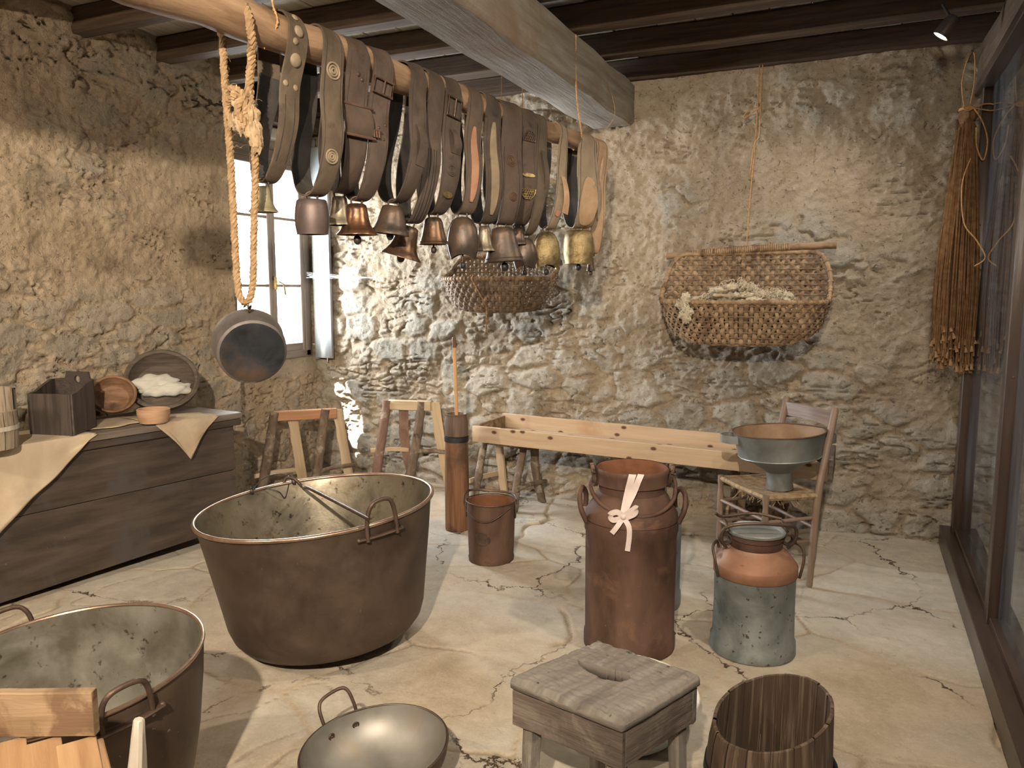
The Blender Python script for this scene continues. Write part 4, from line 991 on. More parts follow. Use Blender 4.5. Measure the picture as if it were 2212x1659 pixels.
def rimq(a, rad=0., up_=0.):
    v = RT*cos(R(a))+Vector((-RT.y, RT.x, 0))*sin(R(a)); loc = T2.to_3x3().inverted() @ v; loc.z = 0; loc.normalize()
    return c+Vector((0, 0, .02))+T2 @ (loc*(R2+rad)+Vector((0, 0, H2+up_)))
ear(cb2, rimq, -38, 19, .055, .007, out=.008); ear(cb2, rimq, 142, 19, .055, .007, out=.008)

# ================================================================ wide pan, centre bottom
c0 = onz(818, 1592, .19); c = Vector((c0.x, c0.y, .0)); T3 = tilted(c, RT*-.8-FW*.2, 5.)
c = c+Vector((0, 0, .015))
pn_ = thing('metal_pan', c, 'wide round-bottomed steel pan with loop handles at the bottom middle of the picture', 'pan')
Rp, Hp = .218, .155
pp = [(.0001, 0)]+[(Rp*sin(R(a)), Hp*(1-cos(R(a)))*.97) for a in range(12, 91, 6)]
MB().lathe(pp, c, 72, T3, wob=.004).build('pan_outside', M['copper'], pn_)
MB().lathe([(max(r_-.004, .0001), z_+.004) for r_, z_ in reversed(pp)], c, 72, T3, wob=.004).build('pan_inside', M['pan'], pn_)
ring(MB(), c+(T3 @ Vector((0, 0, Hp*.972))), Rp-.001, .0035, 72, 8, T3, wob=.004).build('rim', M['copper'], pn_)
def rimr(a, rad=0., up_=0.):
    v = RT*cos(R(a))+Vector((-RT.y, RT.x, 0))*sin(R(a)); loc = T3.to_3x3().inverted() @ v; loc.z = 0; loc.normalize()
    return c+T3 @ (loc*(Rp+rad)+Vector((0, 0, Hp*.97+up_)))
for a, hk_ in ((129, 1), (-72, .15)):
    MB().tube(smooth_path([rimr(a-14, .0, -.02), rimr(a-13, .012, .02*hk_), rimr(a-10, .03, .062*hk_), rimr(a-4, .036, .072*hk_), rimr(a+9, .036, .062*hk_), rimr(a+14, .026, .04*hk_), rimr(a+15, .005, -.01), rimr(a+15, .0, -.025)], 6), .0055, 10).build('loop_handle', M['iron'], pn_)
rv = MB()
for a in (118, 142):
    q = rimr(a, -.014, -.04); ring(rv, q, .009, .003, 14, 6, rot_to(c+Vector((0, 0, .1))-q)); rv.ball(q, .005)
rv.build('rivets', M['iron'], pn_)

# ================================================================ stool over an enamel basin
SZ = .47
cor = [onz(1095, 1462, SZ), onz(1290, 1378, SZ), onz(1518, 1456, SZ), onz(1345, 1560, SZ)]
cc = sum(cor, Vector())/4
s_ = thing('wooden_stool', (cc.x, cc.y, 0), 'old square wooden stool with a curved hand slot cut in its seat', 'stool')
# seat as a height grid with the slot cut out
def bil(a, b_): return cor[0].lerp(cor[1], b_).lerp(cor[3].lerp(cor[2], b_), a)
NN = 96; sm = bmesh.new(); vs = {}
def in_slot(a, b_):
    p = bil(a, b_); x_, y_, _ = proj((p.x, p.y, SZ))
    t = (x_-1250)/(1362-1250)
    if t < 0 or t > 1: return False
    yc = 1428+ (1463-1428)*t + 9*math.sin(pi*t); return abs(y_-yc) < 12.5*(math.sin(pi*min(max(t, .0), 1))**.35)
def seat_pt(a, b_, top):
    ra, rb = abs(a-.5)*2, abs(b_-.5)*2
    k = max(ra, rb); q = bil(a, b_)
    # rounded corners
    rc = max(0, ra+rb-1.86)/.14
    q = q.lerp(Vector((cc.x, cc.y, q.z)), .035*rc*rc+(.008*float(pn(np.array(a*7.3+b_*3), np.array(b_*6.1), 5))+.006*float(pn(np.array(a*21), np.array(b_*19), 6)) if k > .96 else 0))
    edge = sst(np.array(k), .93, 1.0)
    wv = .0015*math.sin(a*9+b_*5)+.0007*math.sin(a*23-b_*17)+.0022*float(pn(np.array(a*13), np.array(b_*30), 7))-.003*max(0, float(pn(np.array(a*9), np.array(b_*14), 8))-.25)*4
    z = SZ+wv-.013*float(edge)-.010*(1-k)*0 if top else SZ-.036+.008*float(edge)
    return Vector((q.x, q.y, z))
for top in (1, 0):
    for i in range(NN+1):
        for k in range(NN+1): vs[(top, i, k)] = sm.verts.new(seat_pt(i/NN, k/NN, top))
hole = {(i, k) for i in range(NN) for k in range(NN) if in_slot((i+.5)/NN, (k+.5)/NN)}
uvl = sm.loops.layers.uv.new('UVMap')
def addf(vv, uvs):
    f = sm.faces.new(vv); f.smooth = True
    for l, u in zip(f.loops, uvs): l[uvl].uv = u
for i in range(NN):
    for k in range(NN):
        if (i, k) in hole: continue
        u = [(k/NN*.4, i/NN*.4), (k/NN*.4, (i+1)/NN*.4), ((k+1)/NN*.4, (i+1)/NN*.4), ((k+1)/NN*.4, i/NN*.4)]
        addf([vs[1, i, k], vs[1, i+1, k], vs[1, i+1, k+1], vs[1, i, k+1]], u); addf([vs[0, i, k], vs[0, i, k+1], vs[0, i+1, k+1], vs[0, i+1, k]], [u[0], u[3], u[2], u[1]])
        for (di, dk, A_, B_) in ((-1, 0, (i, k), (i, k+1)), (1, 0, (i+1, k+1), (i+1, k)), (0, -1, (i+1, k), (i, k)), (0, 1, (i, k+1), (i+1, k+1))):
            ni, nk = i+di, k+dk
            if (ni, nk) in hole or not (0 <= ni < NN and 0 <= nk < NN):
                addf([vs[(1,)+A_], vs[(1,)+B_], vs[(0,)+B_], vs[(0,)+A_]], [(A_[0]/NN*.4, 5), (B_[0]/NN*.4+B_[1]/NN*.4, 5), (B_[0]/NN*.4+B_[1]/NN*.4, 5.04), (A_[0]/NN*.4, 5.04)])
bmesh.ops.recalc_face_normals(sm, faces=sm.faces)
me = bpy.data.meshes.new('seat'); sm.to_mesh(me); sm.free(); me.transform(Matrix.Translation(-s_.location)); me.materials.append(M['stool'])
o = bpy.data.objects.new('seat', me); COL.objects.link(o); o.parent = s_
def inset(p, q): v = p-Vector((cc.x, cc.y, p.z)); return Vector((cc.x, cc.y, 0))+v*q
ap = [inset(p, .885) for p in cor]
aH = .10
for i in range(4):
    a, b2 = ap[i].copy(), ap[(i+1) % 4].copy(); t = (b2-a).normalized(); cen = Vector((cc.x, cc.y, 0)); out = ((a+b2)/2-cen).normalized()
    e2 = .012 if i % 2 else -.006
    mb = MB(); a.z = b2.z = SZ-.036-aH/2
    mb.plank(a-t*e2, b2+t*e2, .022, aH, segs=9, jit=.0016, r=.003)
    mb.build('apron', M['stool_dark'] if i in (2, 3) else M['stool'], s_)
for p in cor:
    q = inset(p, .72); f = inset(p, .80); q.z = SZ-.04; f.z = .003
    MB().plank(q, f, .042, .042, up=(.5, .8, 0), segs=6, jit=.001, w2=.036, h2=.036).build('leg', M['stool'], s_)
nl = MB()
for p in (cor[0].lerp(cor[3], .18), cor[2].lerp(cor[1], .22), cor[0].lerp(cor[1], .1)):
    q = inset(p, .86); q.z = SZ-.0025; nl.lathe([(.0001, 0), (.005, 0), (.004, .003), (.0001, .004)], q, 10)
nl.build('nails', M['iron'], s_)
# the basin
c0 = onz(1336, 1492, .125); c = Vector((c0.x, c0.y, .004)); Rn, Hn = .272, .12
bs = thing('enamel_basin', c, 'pale enamel basin on the floor behind and under the old stool', 'basin')
MB().lathe([(.0001, 0), (.19, 0), (.205, .006), (.228, .05), (.242, Hn-.012), (.250, Hn-.004)], c, 64).build('basin_outside', M['enamel_blue'], bs)
MB().lathe([(.250, Hn-.002), (Rn, Hn+.002), (Rn+.003, Hn+.004), (Rn, Hn+.007), (.250, Hn+.003), (.239, Hn-.012), (.224, .05), (.20, .011), (.0001, .008)], c, 64).build('basin_inside', M['enamel'], bs)

# ================================================================ wooden bucket, right
c0 = onz(1668, 1535, .41); c = Vector((c0.x, c0.y, .004)); 
wb = thing('wooden_bucket', c, 'old dark stave bucket with a slanting rim and iron hoops at the lower right', 'bucket')
Rw = .148; NS = 17
hi = RT*.85+FW*.25; hi.z = 0; hi.normalize()
stv, inn = MB(), MB()
for k in range(NS):
    a0_, a1_ = 2*pi*k/NS, 2*pi*(k+1)/NS-(.010+.02*random.random()); am = (a0_+a1_)/2
    dd = Vector((cos(am), sin(am), 0)).dot(hi)
    hh = .405+random.uniform(-.002, .002)
    base = Rw+.045-.045*max(dd, 0)
    e0 = random.uniform(-.0012, .0012); rr_ = lambda z: base+(Rw-base)*(z/.41)**.8+e0
    pr_ = [(rr_(z)-.0, z) for z in (0, .08, .16, .24, .32)]+[(rr_(hh), hh), (rr_(hh)-.004, hh+.0015), (rr_(hh)-.009, hh)]+[(rr_(z)-.013, z) for z in (.3, .2, .1, .03)]
    stv.lathe(pr_, c, 4, ang=(a0_, a1_), zf=lambda a, z, i: z+(.050*Vector((cos(a), sin(a), 0)).dot(hi) if z > .38 else 0))
stv.build('staves', M['stave'], wb, angle=30)
MB().lathe([(.0001, .03), (.175, .03)], c, 32).build('bottom', M['stave'], wb)
for z_, w_ in ((.235, .03), (.06, .03)):
    pr2 = lambda z: Rw+.045+(Rw-(Rw+.045))*(z/.41)**.8
    MB().lathe([(pr2(z_)+.002, z_), (pr2(z_)+.0055, z_), (pr2(z_+w_)+.0055, z_+w_), (pr2(z_+w_)+.002, z_+w_)], c, 48, zf=lambda a, z, i: z+.012*cos(a-math.atan2(hi.y, hi.x))).build('hoop', M['iron_dark'], wb)

# ================================================================ carved trough at the lower left margin
tz = .74
ta, tb2 = onz(-180, 1494, tz), onz(203, 1490, tz)
tg = thing('wooden_trough', (tb2.x-.1, tb2.y, .0), 'pale worn wooden trough with a peg at the lower left corner of the picture', 'trough')
t = (tb2-ta).normalized(); bd = Vector((t.y, -t.x, 0)); bd = bd if bd.y < 0 else -bd
MB().plank(ta-Vector((0, 0, .045)), tb2-Vector((0, 0, .045)), .022, .09, segs=8, jit=.0008).build('end_board', M['trough'], tg)
fl = MB()
for k in range(5):
    a_ = ta.lerp(tb2, k/5)+bd*.012; b3 = ta.lerp(tb2, (k+1)/5)+bd*.012
    m0 = (a_+b3)/2; sl = t*.42*0.5
    fl.plank(Vector((m0.x, m0.y, tz-.105)), Vector((m0.x, m0.y, tz-.15))+bd*.42+t*.27, (b3-a_).length*1.0, .02, segs=5, jit=.0004, r=.0012)
fl.build('floor_boards', M['trough_orange'], tg)
sd = MB(); q0 = tb2+bd*.0-Vector((0, 0, .09)); 
sd.plank(Vector((q0.x, q0.y, tz-.115)), Vector((q0.x, q0.y, tz-.15))+bd*.42+t*.28, .02, .03, segs=4); sd.build('side_board', M['trough_orange'], tg)
pg0 = onz(300, 1552, tz-.02); pgb = Vector((pg0.x-.012, pg0.y-.01, tz-.22))
MB().plank(pgb, pg0, .048, .036, up=tuple(t), segs=6, w2=.016, h2=.018, jit=.0006, r=.005).build('peg', M['grey_wood'], tg)
for p in (ta+bd*.03+t*.05, tb2+bd*.05-t*.04, ta+bd*.38+t*.05, tb2+bd*.38+t*.06):
    MB().plank((p.x, p.y, tz-.15), (p.x, p.y, .003), .045, .045, up=(1, 0, 0), segs=3).build('leg', M['trough'], tg)

# ================================================================ chair with the funnel
FL_, FR_, BR_, BL_ = Vector((-.665, 4.27, 0)), Vector((-.390, 3.93, 0)), Vector((-.155, 4.10, 0)), Vector((-.42, 4.44, 0))
cz = .465
chr_ = thing('rush_seat_chair', ((FL_+BR_)/2), 'brown wooden chair with a frayed rush seat under the funnel', 'chair')
def turned_leg(a, b_, r_=.017):
    pts, rs = [], []
    for i in range(25):
        t = i/24; pts.append(Vector(a).lerp(Vector(b_), t)); q = 1
        if t < .12: q = .72+t*2.2
        for z_ in (.18, .45, .86):
            if abs(t-z_) < .03: q = .82
        rs.append(r_*q)
    return MB().tube(pts, rs, 12)
for p in (FL_, FR_): turned_leg(p+Vector((0, 0, .003)), p+Vector((0, 0, cz+.015))).build('leg', M['chair'], chr_)
tops = []
for p, dx in ((BR_, Vector((.055, .155, 0))), (BL_, Vector((.055, .155, 0)))):
    f = p+Vector((-.02, -.05, .003)); top = p+dx; top.z = .895; tops.append(top)
    pts = smooth_path([f, p+Vector((0, 0, cz)), p.lerp(top, .45)+Vector((0, 0, .67-(.895*.45))), top], 8)
    mb = MB(); mb.tube(pts, [.016 if i < 3 else .019 for i in range(len(pts)-1)]+[.014], 12); mb.build('back_post', M['chair'], chr_)
for zc, hh in ((.835, .075), (.64, .05)):
    mb = MB(); tt = (zc-.05)/.85
    a = BR_.lerp(Vector((tops[0].x, tops[0].y, 0)), (zc-cz)/(.895-cz)); b3 = BL_.lerp(Vector((tops[1].x, tops[1].y, 0)), (zc-cz)/(.895-cz))
    a.z = b3.z = zc; m1 = (a+b3)/2+Vector((.02, .02, 0))
    pts = smooth_path([a, m1, b3], 6)
    mb.sweep(pts, [[(-.006, -hh/2), (.006, -hh/2), (.007, hh/2-.004), (0, hh/2+.003*math.sin(i)), (-.007, hh/2-.004)] for i in range(len(pts))], [(Vector((.8, .5, 0)), Vector((.05, .12, 1)).normalized())]*len(pts)); mb.build('back_slat', M['chair'], chr_)
rg = MB()
for z_ in (.22, .34):
    for a, b3 in ((FL_, FR_), (FR_, BR_), (FL_, BL_)): rg.tube([a+Vector((0, 0, z_)), b3+Vector((0, 0, z_+.01))], .0095, 8)
rg.tube([BL_+Vector((-.005, -.02, .3)), BR_+Vector((-.005, -.02, .3))], .0095, 8)
rg.build('rungs', M['chair'], chr_)
# rush seat: four woven triangles of cord meeting in an X
ru = MB(); rc_ = [FL_, FR_, BR_, BL_]; ctr_ = sum(rc_, Vector())/4
for i in range(4):
    A, B = rc_[i], rc_[(i+1) % 4]; NC = 15
    for k in range(NC):
        q = k/NC; a = A.lerp(ctr_, q); b3 = B.lerp(ctr_, q); dz = -.012*q
        o_ = 0 if k else 1
        ru.tube(smooth_path([a+Vector((0, 0, cz+dz)), (a+b3)/2+Vector((0, 0, cz+dz-.003+random.uniform(-.001, .001))), b3+Vector((0, 0, cz+dz))], 3), .0085 if k else .014, 6)
ru.build('rush_seat', M['rush'], chr_)
fy = MB()
for i in range(70):
    e_ = FR_.lerp(BR_, random.random()) if random.random() < .55 else FL_.lerp(FR_, .3+.7*random.random())
    p = e_.lerp(ctr_, random.random()*.35)+Vector((0, 0, cz-.012)); d = Vector((random.uniform(-.03, .03), random.uniform(-.05, .01), random.uniform(-.05, -.01) if random.random() < .8 else random.uniform(0, .02)))
    fy.tube(smooth_path([p, p+d*.6+Vector((0, 0, .006)), p+d+Vector((random.uniform(-.015, .015), 0, 0))], 4), .0016, 5)
fy.build('loose_rushes', M['rush'], chr_)
# funnel
fb = onz(1681, 1052, cz+.004); fb = Vector((-.345, 4.14, cz+.006)); Tf = tilted(fb, (-.75, -.1), 3.5)
fu = thing('milk_funnel', fb, 'wide galvanised milk funnel with two side grips standing on the chair seat', 'funnel')
Rf = .232
fk = .86
pf = [(r_*fk, z_) for r_, z_ in [(.078, 0), (.080, .004), (.074, .05), (.076, .085), (.080, .092)]]
MB().lathe(pf, fb, 48, Tf, wob=.006).build('spout', M['galv_clean'], fu)
MB().lathe([(.080*fk, .092), (.150*fk, .138), (.215*fk, .163), (.238*fk, .172)], fb, 48, Tf, wob=.006).build('cone', M['galv_clean'], fu)
MB().lathe([(.238*fk, .172), (.243*fk, .176), (.240*fk, .18), (Rf, .26*1.16), (Rf+.003, .304)], fb, 56, Tf, wob=.012).build('wall', M['galv_clean'], fu)
MB().lathe([(Rf-.002, .304), (.2355*fk-.003, .184), (.232*fk-.003, .178), (.15*fk, .144), (.076*fk, .094), (.07*fk, .0)], fb, 56, Tf, wob=.012).build('inside', M['tin_in'], fu)
ring(MB(), fb+(Tf @ Vector((0, 0, .304))), Rf+.001, .004, 56, 8, Tf, wob=.012).build('rim', M['rust'], fu)
for sg in (-1, 1):
    e_ = RT*sg; g_ = Vector((-RT.y, RT.x, 0))
    def G(a, b_, z): return fb+Tf @ Vector((0, 0, z))+e_*a+g_*b_
    mb = MB(); pts = smooth_path([G(Rf-.01, -.045, .262), G(Rf+.03, -.035, .262), G(Rf+.062, -.012, .266), G(Rf+.062, .02, .27), G(Rf+.02, .05, .27), G(Rf-.015, .06, .268)], 6)
    mb.sweep(pts, [[(-.0015, -.02), (.0015, -.02), (.0015, .02), (-.0015, .02)]]*len(pts), [((pts[min(i+1, len(pts)-1)]-pts[max(i-1, 0)]).normalized().cross(Vector((0, 0, 1))).normalized(), Vector((0, 0, 1))) for i in range(len(pts))]); mb.build('grip', M['galv_clean'], fu)
sm_ = MB(); 
q0, q1 = fb+Tf @ Vector((-.08, -(Rf-.015), .19)), fb+Tf @ Vector((-.085, -(Rf-.012)*1.0, .30))
# ================================================================ hanging pole with the belled collars
PZ = 2.30
PA, PB = onz(600, 70, PZ), onz(1290, 322, PZ)
PD = (PB-PA).normalized(); PE = Vector((PD.y, -PD.x, 0))
PE = PE if PE.x > 0 else -PE           # towards the viewer's right
P0 = PA-PD*.85; P1 = PB+PD*.05
pts, rs = [], []
for i in range(29):
    t = i/28; pts.append(P0.lerp(P1, t)+PE*.006*math.sin(i*.9)+Vector((0, 0, .006*math.sin(i*1.3+1)))); rs.append((.064-.020*t)*(1+.06*math.sin(i*2.3)))
pole = thing('hanging_pole', (PA+PB)/2, 'long rough wooden pole hung under the ceiling, carrying the row of cowbell collars', 'pole')
MB().tube(pts, rs, 18).build('log', M['pole'], pole)
def pole_r(s): return .064-.020*((s+.85)/((P1-P0).length))
def pole_at(px):
    lo, hi = -.8, 2.6
    for _ in range(40):
        m_ = (lo+hi)/2
        if proj(PA+PD*m_)[0] < px: lo = m_
        else: hi = m_
    return lo
def bell_profile(kind, R_, H_):
    """outside profile, mouth at z=-H_, crown at 0"""
    K = {'flare': [(0, .0), (.34, -.005), (.46, -.05), (.52, -.20), (.57, -.45), (.66, -.68), (.82, -.86), (1.0, -.985), (1.0, -1)],
         'cone': [(0, 0), (.42, -.01), (.56, -.06), (.66, -.3), (.78, -.6), (.88, -.82), (.96, -.86), (1.0, -1)],
         'barrel': [(0, 0), (.70, -.01), (.86, -.05), (.95, -.25), (1.0, -.5), (.98, -.75), (.90, -.95), (.89, -1)],
         'round': [(0, 0), (.30, -.015), (.62, -.09), (.86, -.26), (.99, -.50), (1.0, -.64), (.92, -.82), (.80, -.96), (.79, -1)],
         'skirt': [(0, 0), (.36, -.01), (.52, -.06), (.62, -.20), (.70, -.45), (.82, -.72), (.96, -.96), (1.0, -1)]}[kind]
    return [(max(a*R_, .0001), b_*H_) for a, b_ in K]
def cowbell(label, px, side, bell, strap, extras=()):
    """px: column where the collar crosses the pole; bell: (x, y_top, y_bottom, width_px, kind, mat, squash, tilt, clapper)
    strap: (mat, width m, half spread m, inside mat)"""
    s = pole_at(px); Qp = PA+PD*s; r0 = pole_r(s)
    dep = proj(Qp)[2]+bell[9] if len(bell) > 9 else proj(Qp)[2]
    bx_, yt, yb, wpx, kind, bm_, sq, tilt, clap = bell[:9]
    top = atd(bx_, yt, dep); bot = atd(bx_, yb, dep); Hb_ = abs(top.z-bot.z); Rb2 = wpx/2*dep/F_PX
    th = thing('cowbell', top, label, 'cowbell', 'belled cow collars on the pole')
    smat, wd, hs, imat = strap[:4]; wd *= .93+.34*min(max(s, 0)/2.3, 1); hs *= .74
    psi = R(8+26*min(max(s, 0)/2.3, 1))
    def EE(q): a = psi*(.25+.75*min(q*1.6, 1)); return PE*cos(a)-PD*sin(a), PD*cos(a)+PE*sin(a)
    Bp = top+Vector((0, 0, .012)); L_ = (Qp.z+r0)-Bp.z
    off = Bp-Vector((Qp.x, Qp.y, Bp.z))
    def lp(u, z):     # u along PE, z drop below pole centre
        q = min(max(-z/max(L_, .01), 0), 1)
        return Qp+off*(q**1.3)+EE(q)[0]*u+Vector((0, 0, z))
    rr = r0+.006
    zb_ = Bp.z-Qp.z
    ctrl = [lp(0, rr), lp(rr*.72, rr*.7), lp(rr*1.04, 0), lp(rr*.98+.004, zb_*.14), lp(hs*.72, zb_*.36), lp(hs*.98, zb_*.60), lp(hs*.90, zb_*.80), lp(hs*.50, zb_*.96),
            lp(0, zb_), lp(-hs*.50, zb_*.96), lp(-hs*.90, zb_*.80), lp(-hs*.98, zb_*.60), lp(-hs*.72, zb_*.36), lp(-rr*.98-.004, zb_*.14), lp(-rr*1.04, 0), lp(-rr*.72, rr*.7)]
    path = smooth_path(ctrl, 5, closed=True); m_ = len(path)
    ph = random.uniform(0, 6); mbs = MB(); secs, fr_ = [], []
    for i in range(m_):
        a = i/m_; t = (path[(i+1) % m_]-path[i-1]).normalized()
        tw = .10*math.sin(2*pi*a+ph)+.05*math.sin(6*pi*a+ph)
        e1_, d1_ = EE(min(max((Qp.z-path[i].z)/L_, 0), 1)); sd_ = (d1_*cos(tw)+e1_*sin(tw)); sd_ = (sd_-t*sd_.dot(t)).normalized(); up2 = t.cross(sd_)
        dm = abs(a-.5)*2     # 1 at the pole, 0 at the bottom
        ww = wd*(.80+.28*math.sin(pi*min(1, (1-dm)*1.25))**1.0)*(1+.03*math.sin(a*31+ph))
        if dm < .16: ww *= .72+.28*dm/.16
        hh = .0032
        secs.append([(-ww/2, -hh), (-ww/2+.004, -hh*1.2), (0, -hh), (ww/2-.004, -hh*1.2), (ww/2, -hh), (ww/2, hh), (ww/2-.004, hh*1.2), (0, hh), (-ww/2+.004, hh*1.2), (-ww/2, hh)])
        fr_.append((sd_, up2))
    mbs.sweep(path, secs, fr_, closed=True); col_ = mbs.build('collar', M[smat], th, angle=60)
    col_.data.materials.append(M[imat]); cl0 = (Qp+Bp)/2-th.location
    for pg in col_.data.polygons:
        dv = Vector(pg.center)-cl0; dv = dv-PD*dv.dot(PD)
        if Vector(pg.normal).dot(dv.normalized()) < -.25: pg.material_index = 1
    # place things on the collar: a = 0..1 round the loop (0 top, .25 right side, .5 bottom); v = offset across
    def on(a, v=0., out=.006):
        i = int(a*m_) % m_; f = a*m_-int(a*m_); j_ = (i+1) % m_
        c_ = path[i].lerp(path[j_], f); sd_, up2 = fr_[i]
        cen = Qp+Vector((0, 0, zb_*.5))+off*.4
        o_ = up2 if up2.dot(c_-cen) > 0 else -up2
        return c_+sd_*v+o_*out, sd_, o_
    for e in extras:
        k = e[0]
        if k == 'studs':
            for a, v, r_ in e[1]:
                p, sd_, o_ = on(a, v, .004); MB().ball(p, r_, 14, (1, 1, .45), rot_to(o_)).build('stud', M[e[2]], col_)
        elif k == 'panel':      # a second strip of leather lying on the right-hand side
            _, a0_, a1_, w_, mt = e[:5]; nn_ = 16; cs, ss, ff = [], [], []
            for q in range(nn_+1):
                a = a0_+(a1_-a0_)*q/nn_; p, sd_, o_ = on(a, e[5] if len(e) > 5 else 0, .008); cs.append(p)
                ed = math.sin(pi*q/nn_)**.35 if q not in (0, nn_) else .25
                w2 = w_*max(ed, .3); ss.append([(-w2/2, -.003), (w2/2, -.003), (w2/2, .003), (0, .0045), (-w2/2, .003)]); ff.append((sd_, o_))
            MB().sweep(cs, ss, ff).build('applied_panel', M[mt], col_)
        elif k == 'tongue':     # free strap end hanging from the right side
            _, a, L2, w_, mt, dx = e; p, sd_, o_ = on(a, 0, .012); pts2 = [p, p+o_*.02+Vector((0, 0, -L2*.3)), p+o_*.028+PD*dx*.5+Vector((0, 0, -L2*.65)), p+o_*.014+PD*dx+Vector((0, 0, -L2))]
            pts2 = smooth_path(pts2, 6); n2 = len(pts2)
            MB().sweep(pts2, [[(-w_/2*(.7+.3*q/n2), -.002), (w_/2*(.7+.3*q/n2), -.002), (w_/2*(.7+.3*q/n2), .002), (-w_/2*(.7+.3*q/n2), .002)] for q in range(n2)], [(sd_, o_)]*n2).build('strap_end', M[mt], col_)
        elif k == 'buckle':
            _, a, w_, h_, mt = e; p, sd_, o_ = on(a, 0, .012); pz = o_.cross(sd_)
            mb = MB(); mb.tube([p-sd_*w_/2-pz*h_/2, p+sd_*w_/2-pz*h_/2, p+sd_*w_/2+pz*h_/2, p-sd_*w_/2+pz*h_/2], .0042, 8, closed=True); mb.tube([p-pz*h_/2, p+pz*h_/2+o_*.004], .003, 6)
            mb.build('buckle', M[mt], col_)
        elif k == 'plate':      # curved leather plate with a rolled iron bar
            _, a, w_, h_, mt = e; p, sd_, o_ = on(a, 0, .014); pz = o_.cross(sd_); pz = pz if pz.z > 0 else -pz
            cs = [p+pz*h_*(q/6-.5)+o_*.012*math.sin(pi*q/6) for q in range(7)]
            mb = MB(); mb.sweep(cs, [[(-w_/2, -.003), (w_/2, -.003), (w_/2, .003), (-w_/2, .003)]]*7, [(sd_, o_)]*7); mb.build('leather_plate', M[mt], col_)
            for q in (-.5, .5): MB().tube([p+pz*h_*q-sd_*w_*.56+o_*.004, p+pz*h_*q+sd_*w_*.6+o_*.004], .005, 8).build('iron_bar', M['rust'], col_)
            b2 = MB(); b2.tube([p+sd_*(w_*.53)-pz*.02+o_*.006, p+sd_*(w_*.53+.04)-pz*.02+o_*.006], .003, 6)
            for q in range(3): b2.tube([p+sd_*(w_*.55+.012*q)-pz*(.02)+o_*.006, p+sd_*(w_*.55+.012*q)-pz*(.045)+o_*.006], .004, 6)
            b2.build('iron_fitting', M['rust'], col_)
        elif k == 'lace':       # pierced brass ornament
            _, a, w_, mt = e[:4]; p, sd_, o_ = on(a, 0, .009); pz = o_.cross(sd_); pz = pz if pz.z > 0 else -pz; mb = MB(); fl_ = e[4] if len(e) > 4 else 1
            for row in range(4):
                nq = 6-row
                for q in range(nq):
                    x_ = (q-(nq-1)/2)*w_/6.2; mb.lathe([(w_/14+.0016*cos(2*pi*b_/6), .0016*sin(2*pi*b_/6)) for b_ in range(7)], p+sd_*x_+pz*fl_*(row*w_/7.2), 12, rot_to(o_))
            ang = [pi*q/16 for q in range(17)]
            mb.tube([p+sd_*w_*.52*cos(b_)+pz*fl_*(w_*.55*sin(b_)-.006) for b_ in ang], .0022, 6)
            mb.build('brass_ornament', M[mt], col_)
        elif k == 'rosette':
            _, a, v, r_, mt = e; p, sd_, o_ = on(a, v, .005); mb = MB()
            for q in (1, .62, .3): mb.lathe([(r_*q+.0035*cos(2*pi*b_/6), .0035*sin(2*pi*b_/6)) for b_ in range(7)], p, 20, rot_to(o_))
            mb.build('embossed_rosette', M[mt], col_)
        elif k == 'lines':
            _, a0_, a1_, vs_, mt = e
            for v in vs_: MB().tube([on(a0_+(a1_-a0_)*q/12, v, .0045)[0] for q in range(13)], .0012, 5).build('stitching', M[mt], col_)
    if not any(e[0] == 'lines' for e in extras):
        for v in (-.40, .40): MB().tube([on(.05+.40*q/20, v*wd, .0042)[0] for q in range(21)], .0011, 5).build('stitching', M['lea_dark'], col_)
    # bell
    ti = Vector((sin(R(tilt)), 0, cos(R(tilt)))); dRT = Vector((RT.x, RT.y, 0)); Mx = Matrix.Rotation(-R(tilt), 4, Vector((RT.y, -RT.x, 0))) if tilt else Matrix.Identity(4)
    yw = Matrix.Rotation(random.uniform(-.3, .3)+YAW, 4, 'Z'); Mb = Mx @ yw
    out = bell_profile(kind, Rb2, Hb_); c_ = top
    inner = [(max(r_-.004, .0001), z_-.004 if q == 0 else z_) for q, (r_, z_) in enumerate(out)]
    wv_ = (lambda a, z, i: z) 
    if kind == 'round':
        wv_ = lambda a, z, i: z+(.12*Hb_*max(0, (-z/Hb_-.8)/.2)*abs(math.sin(a))**2 if z < -.8*Hb_ else 0)
    mb = MB(); mb.lathe(out+[(q[0], q[1]) for q in reversed(inner)], c_, 40, Mb, sy=sq, zf=wv_)
    body_ = mb.build('bell_body', M[bm_], th, angle=50)
    if kind in ('flare', 'cone', 'skirt'):
        rg_ = MB(); rz = -.90*Hb_; rq = Rb2*(.86 if kind == 'flare' else .95)
        rg_.lathe([(rq+.0012*cos(2*pi*b_/6), rz+.0015*sin(2*pi*b_/6)) for b_ in range(7)], c_, 40, Mb, sy=sq); rg_.build('moulded_line', M[bm_], body_)
    if kind == 'barrel' or kind == 'round':
        for sg in (-1, 1):
            sm2 = MB(); sm2.tube([c_+Mb @ Vector((sg*(r_+.001), 0, z_)) for r_, z_ in out[1:]], .0035, 6, flat=.6); sm2.build('side_seam', M[bm_], body_)
    cr = MB(); cr.tube(smooth_path([c_+Mb @ Vector((-.018, 0, -.004)), c_+Mb @ Vector((-.018, 0, .014)), c_+Mb @ Vector((0, 0, .024)), c_+Mb @ Vector((.018, 0, .014)), c_+Mb @ Vector((.018, 0, -.004))], 5), .004, 8)
    cr.build('crown_loop', M['iron'], th)
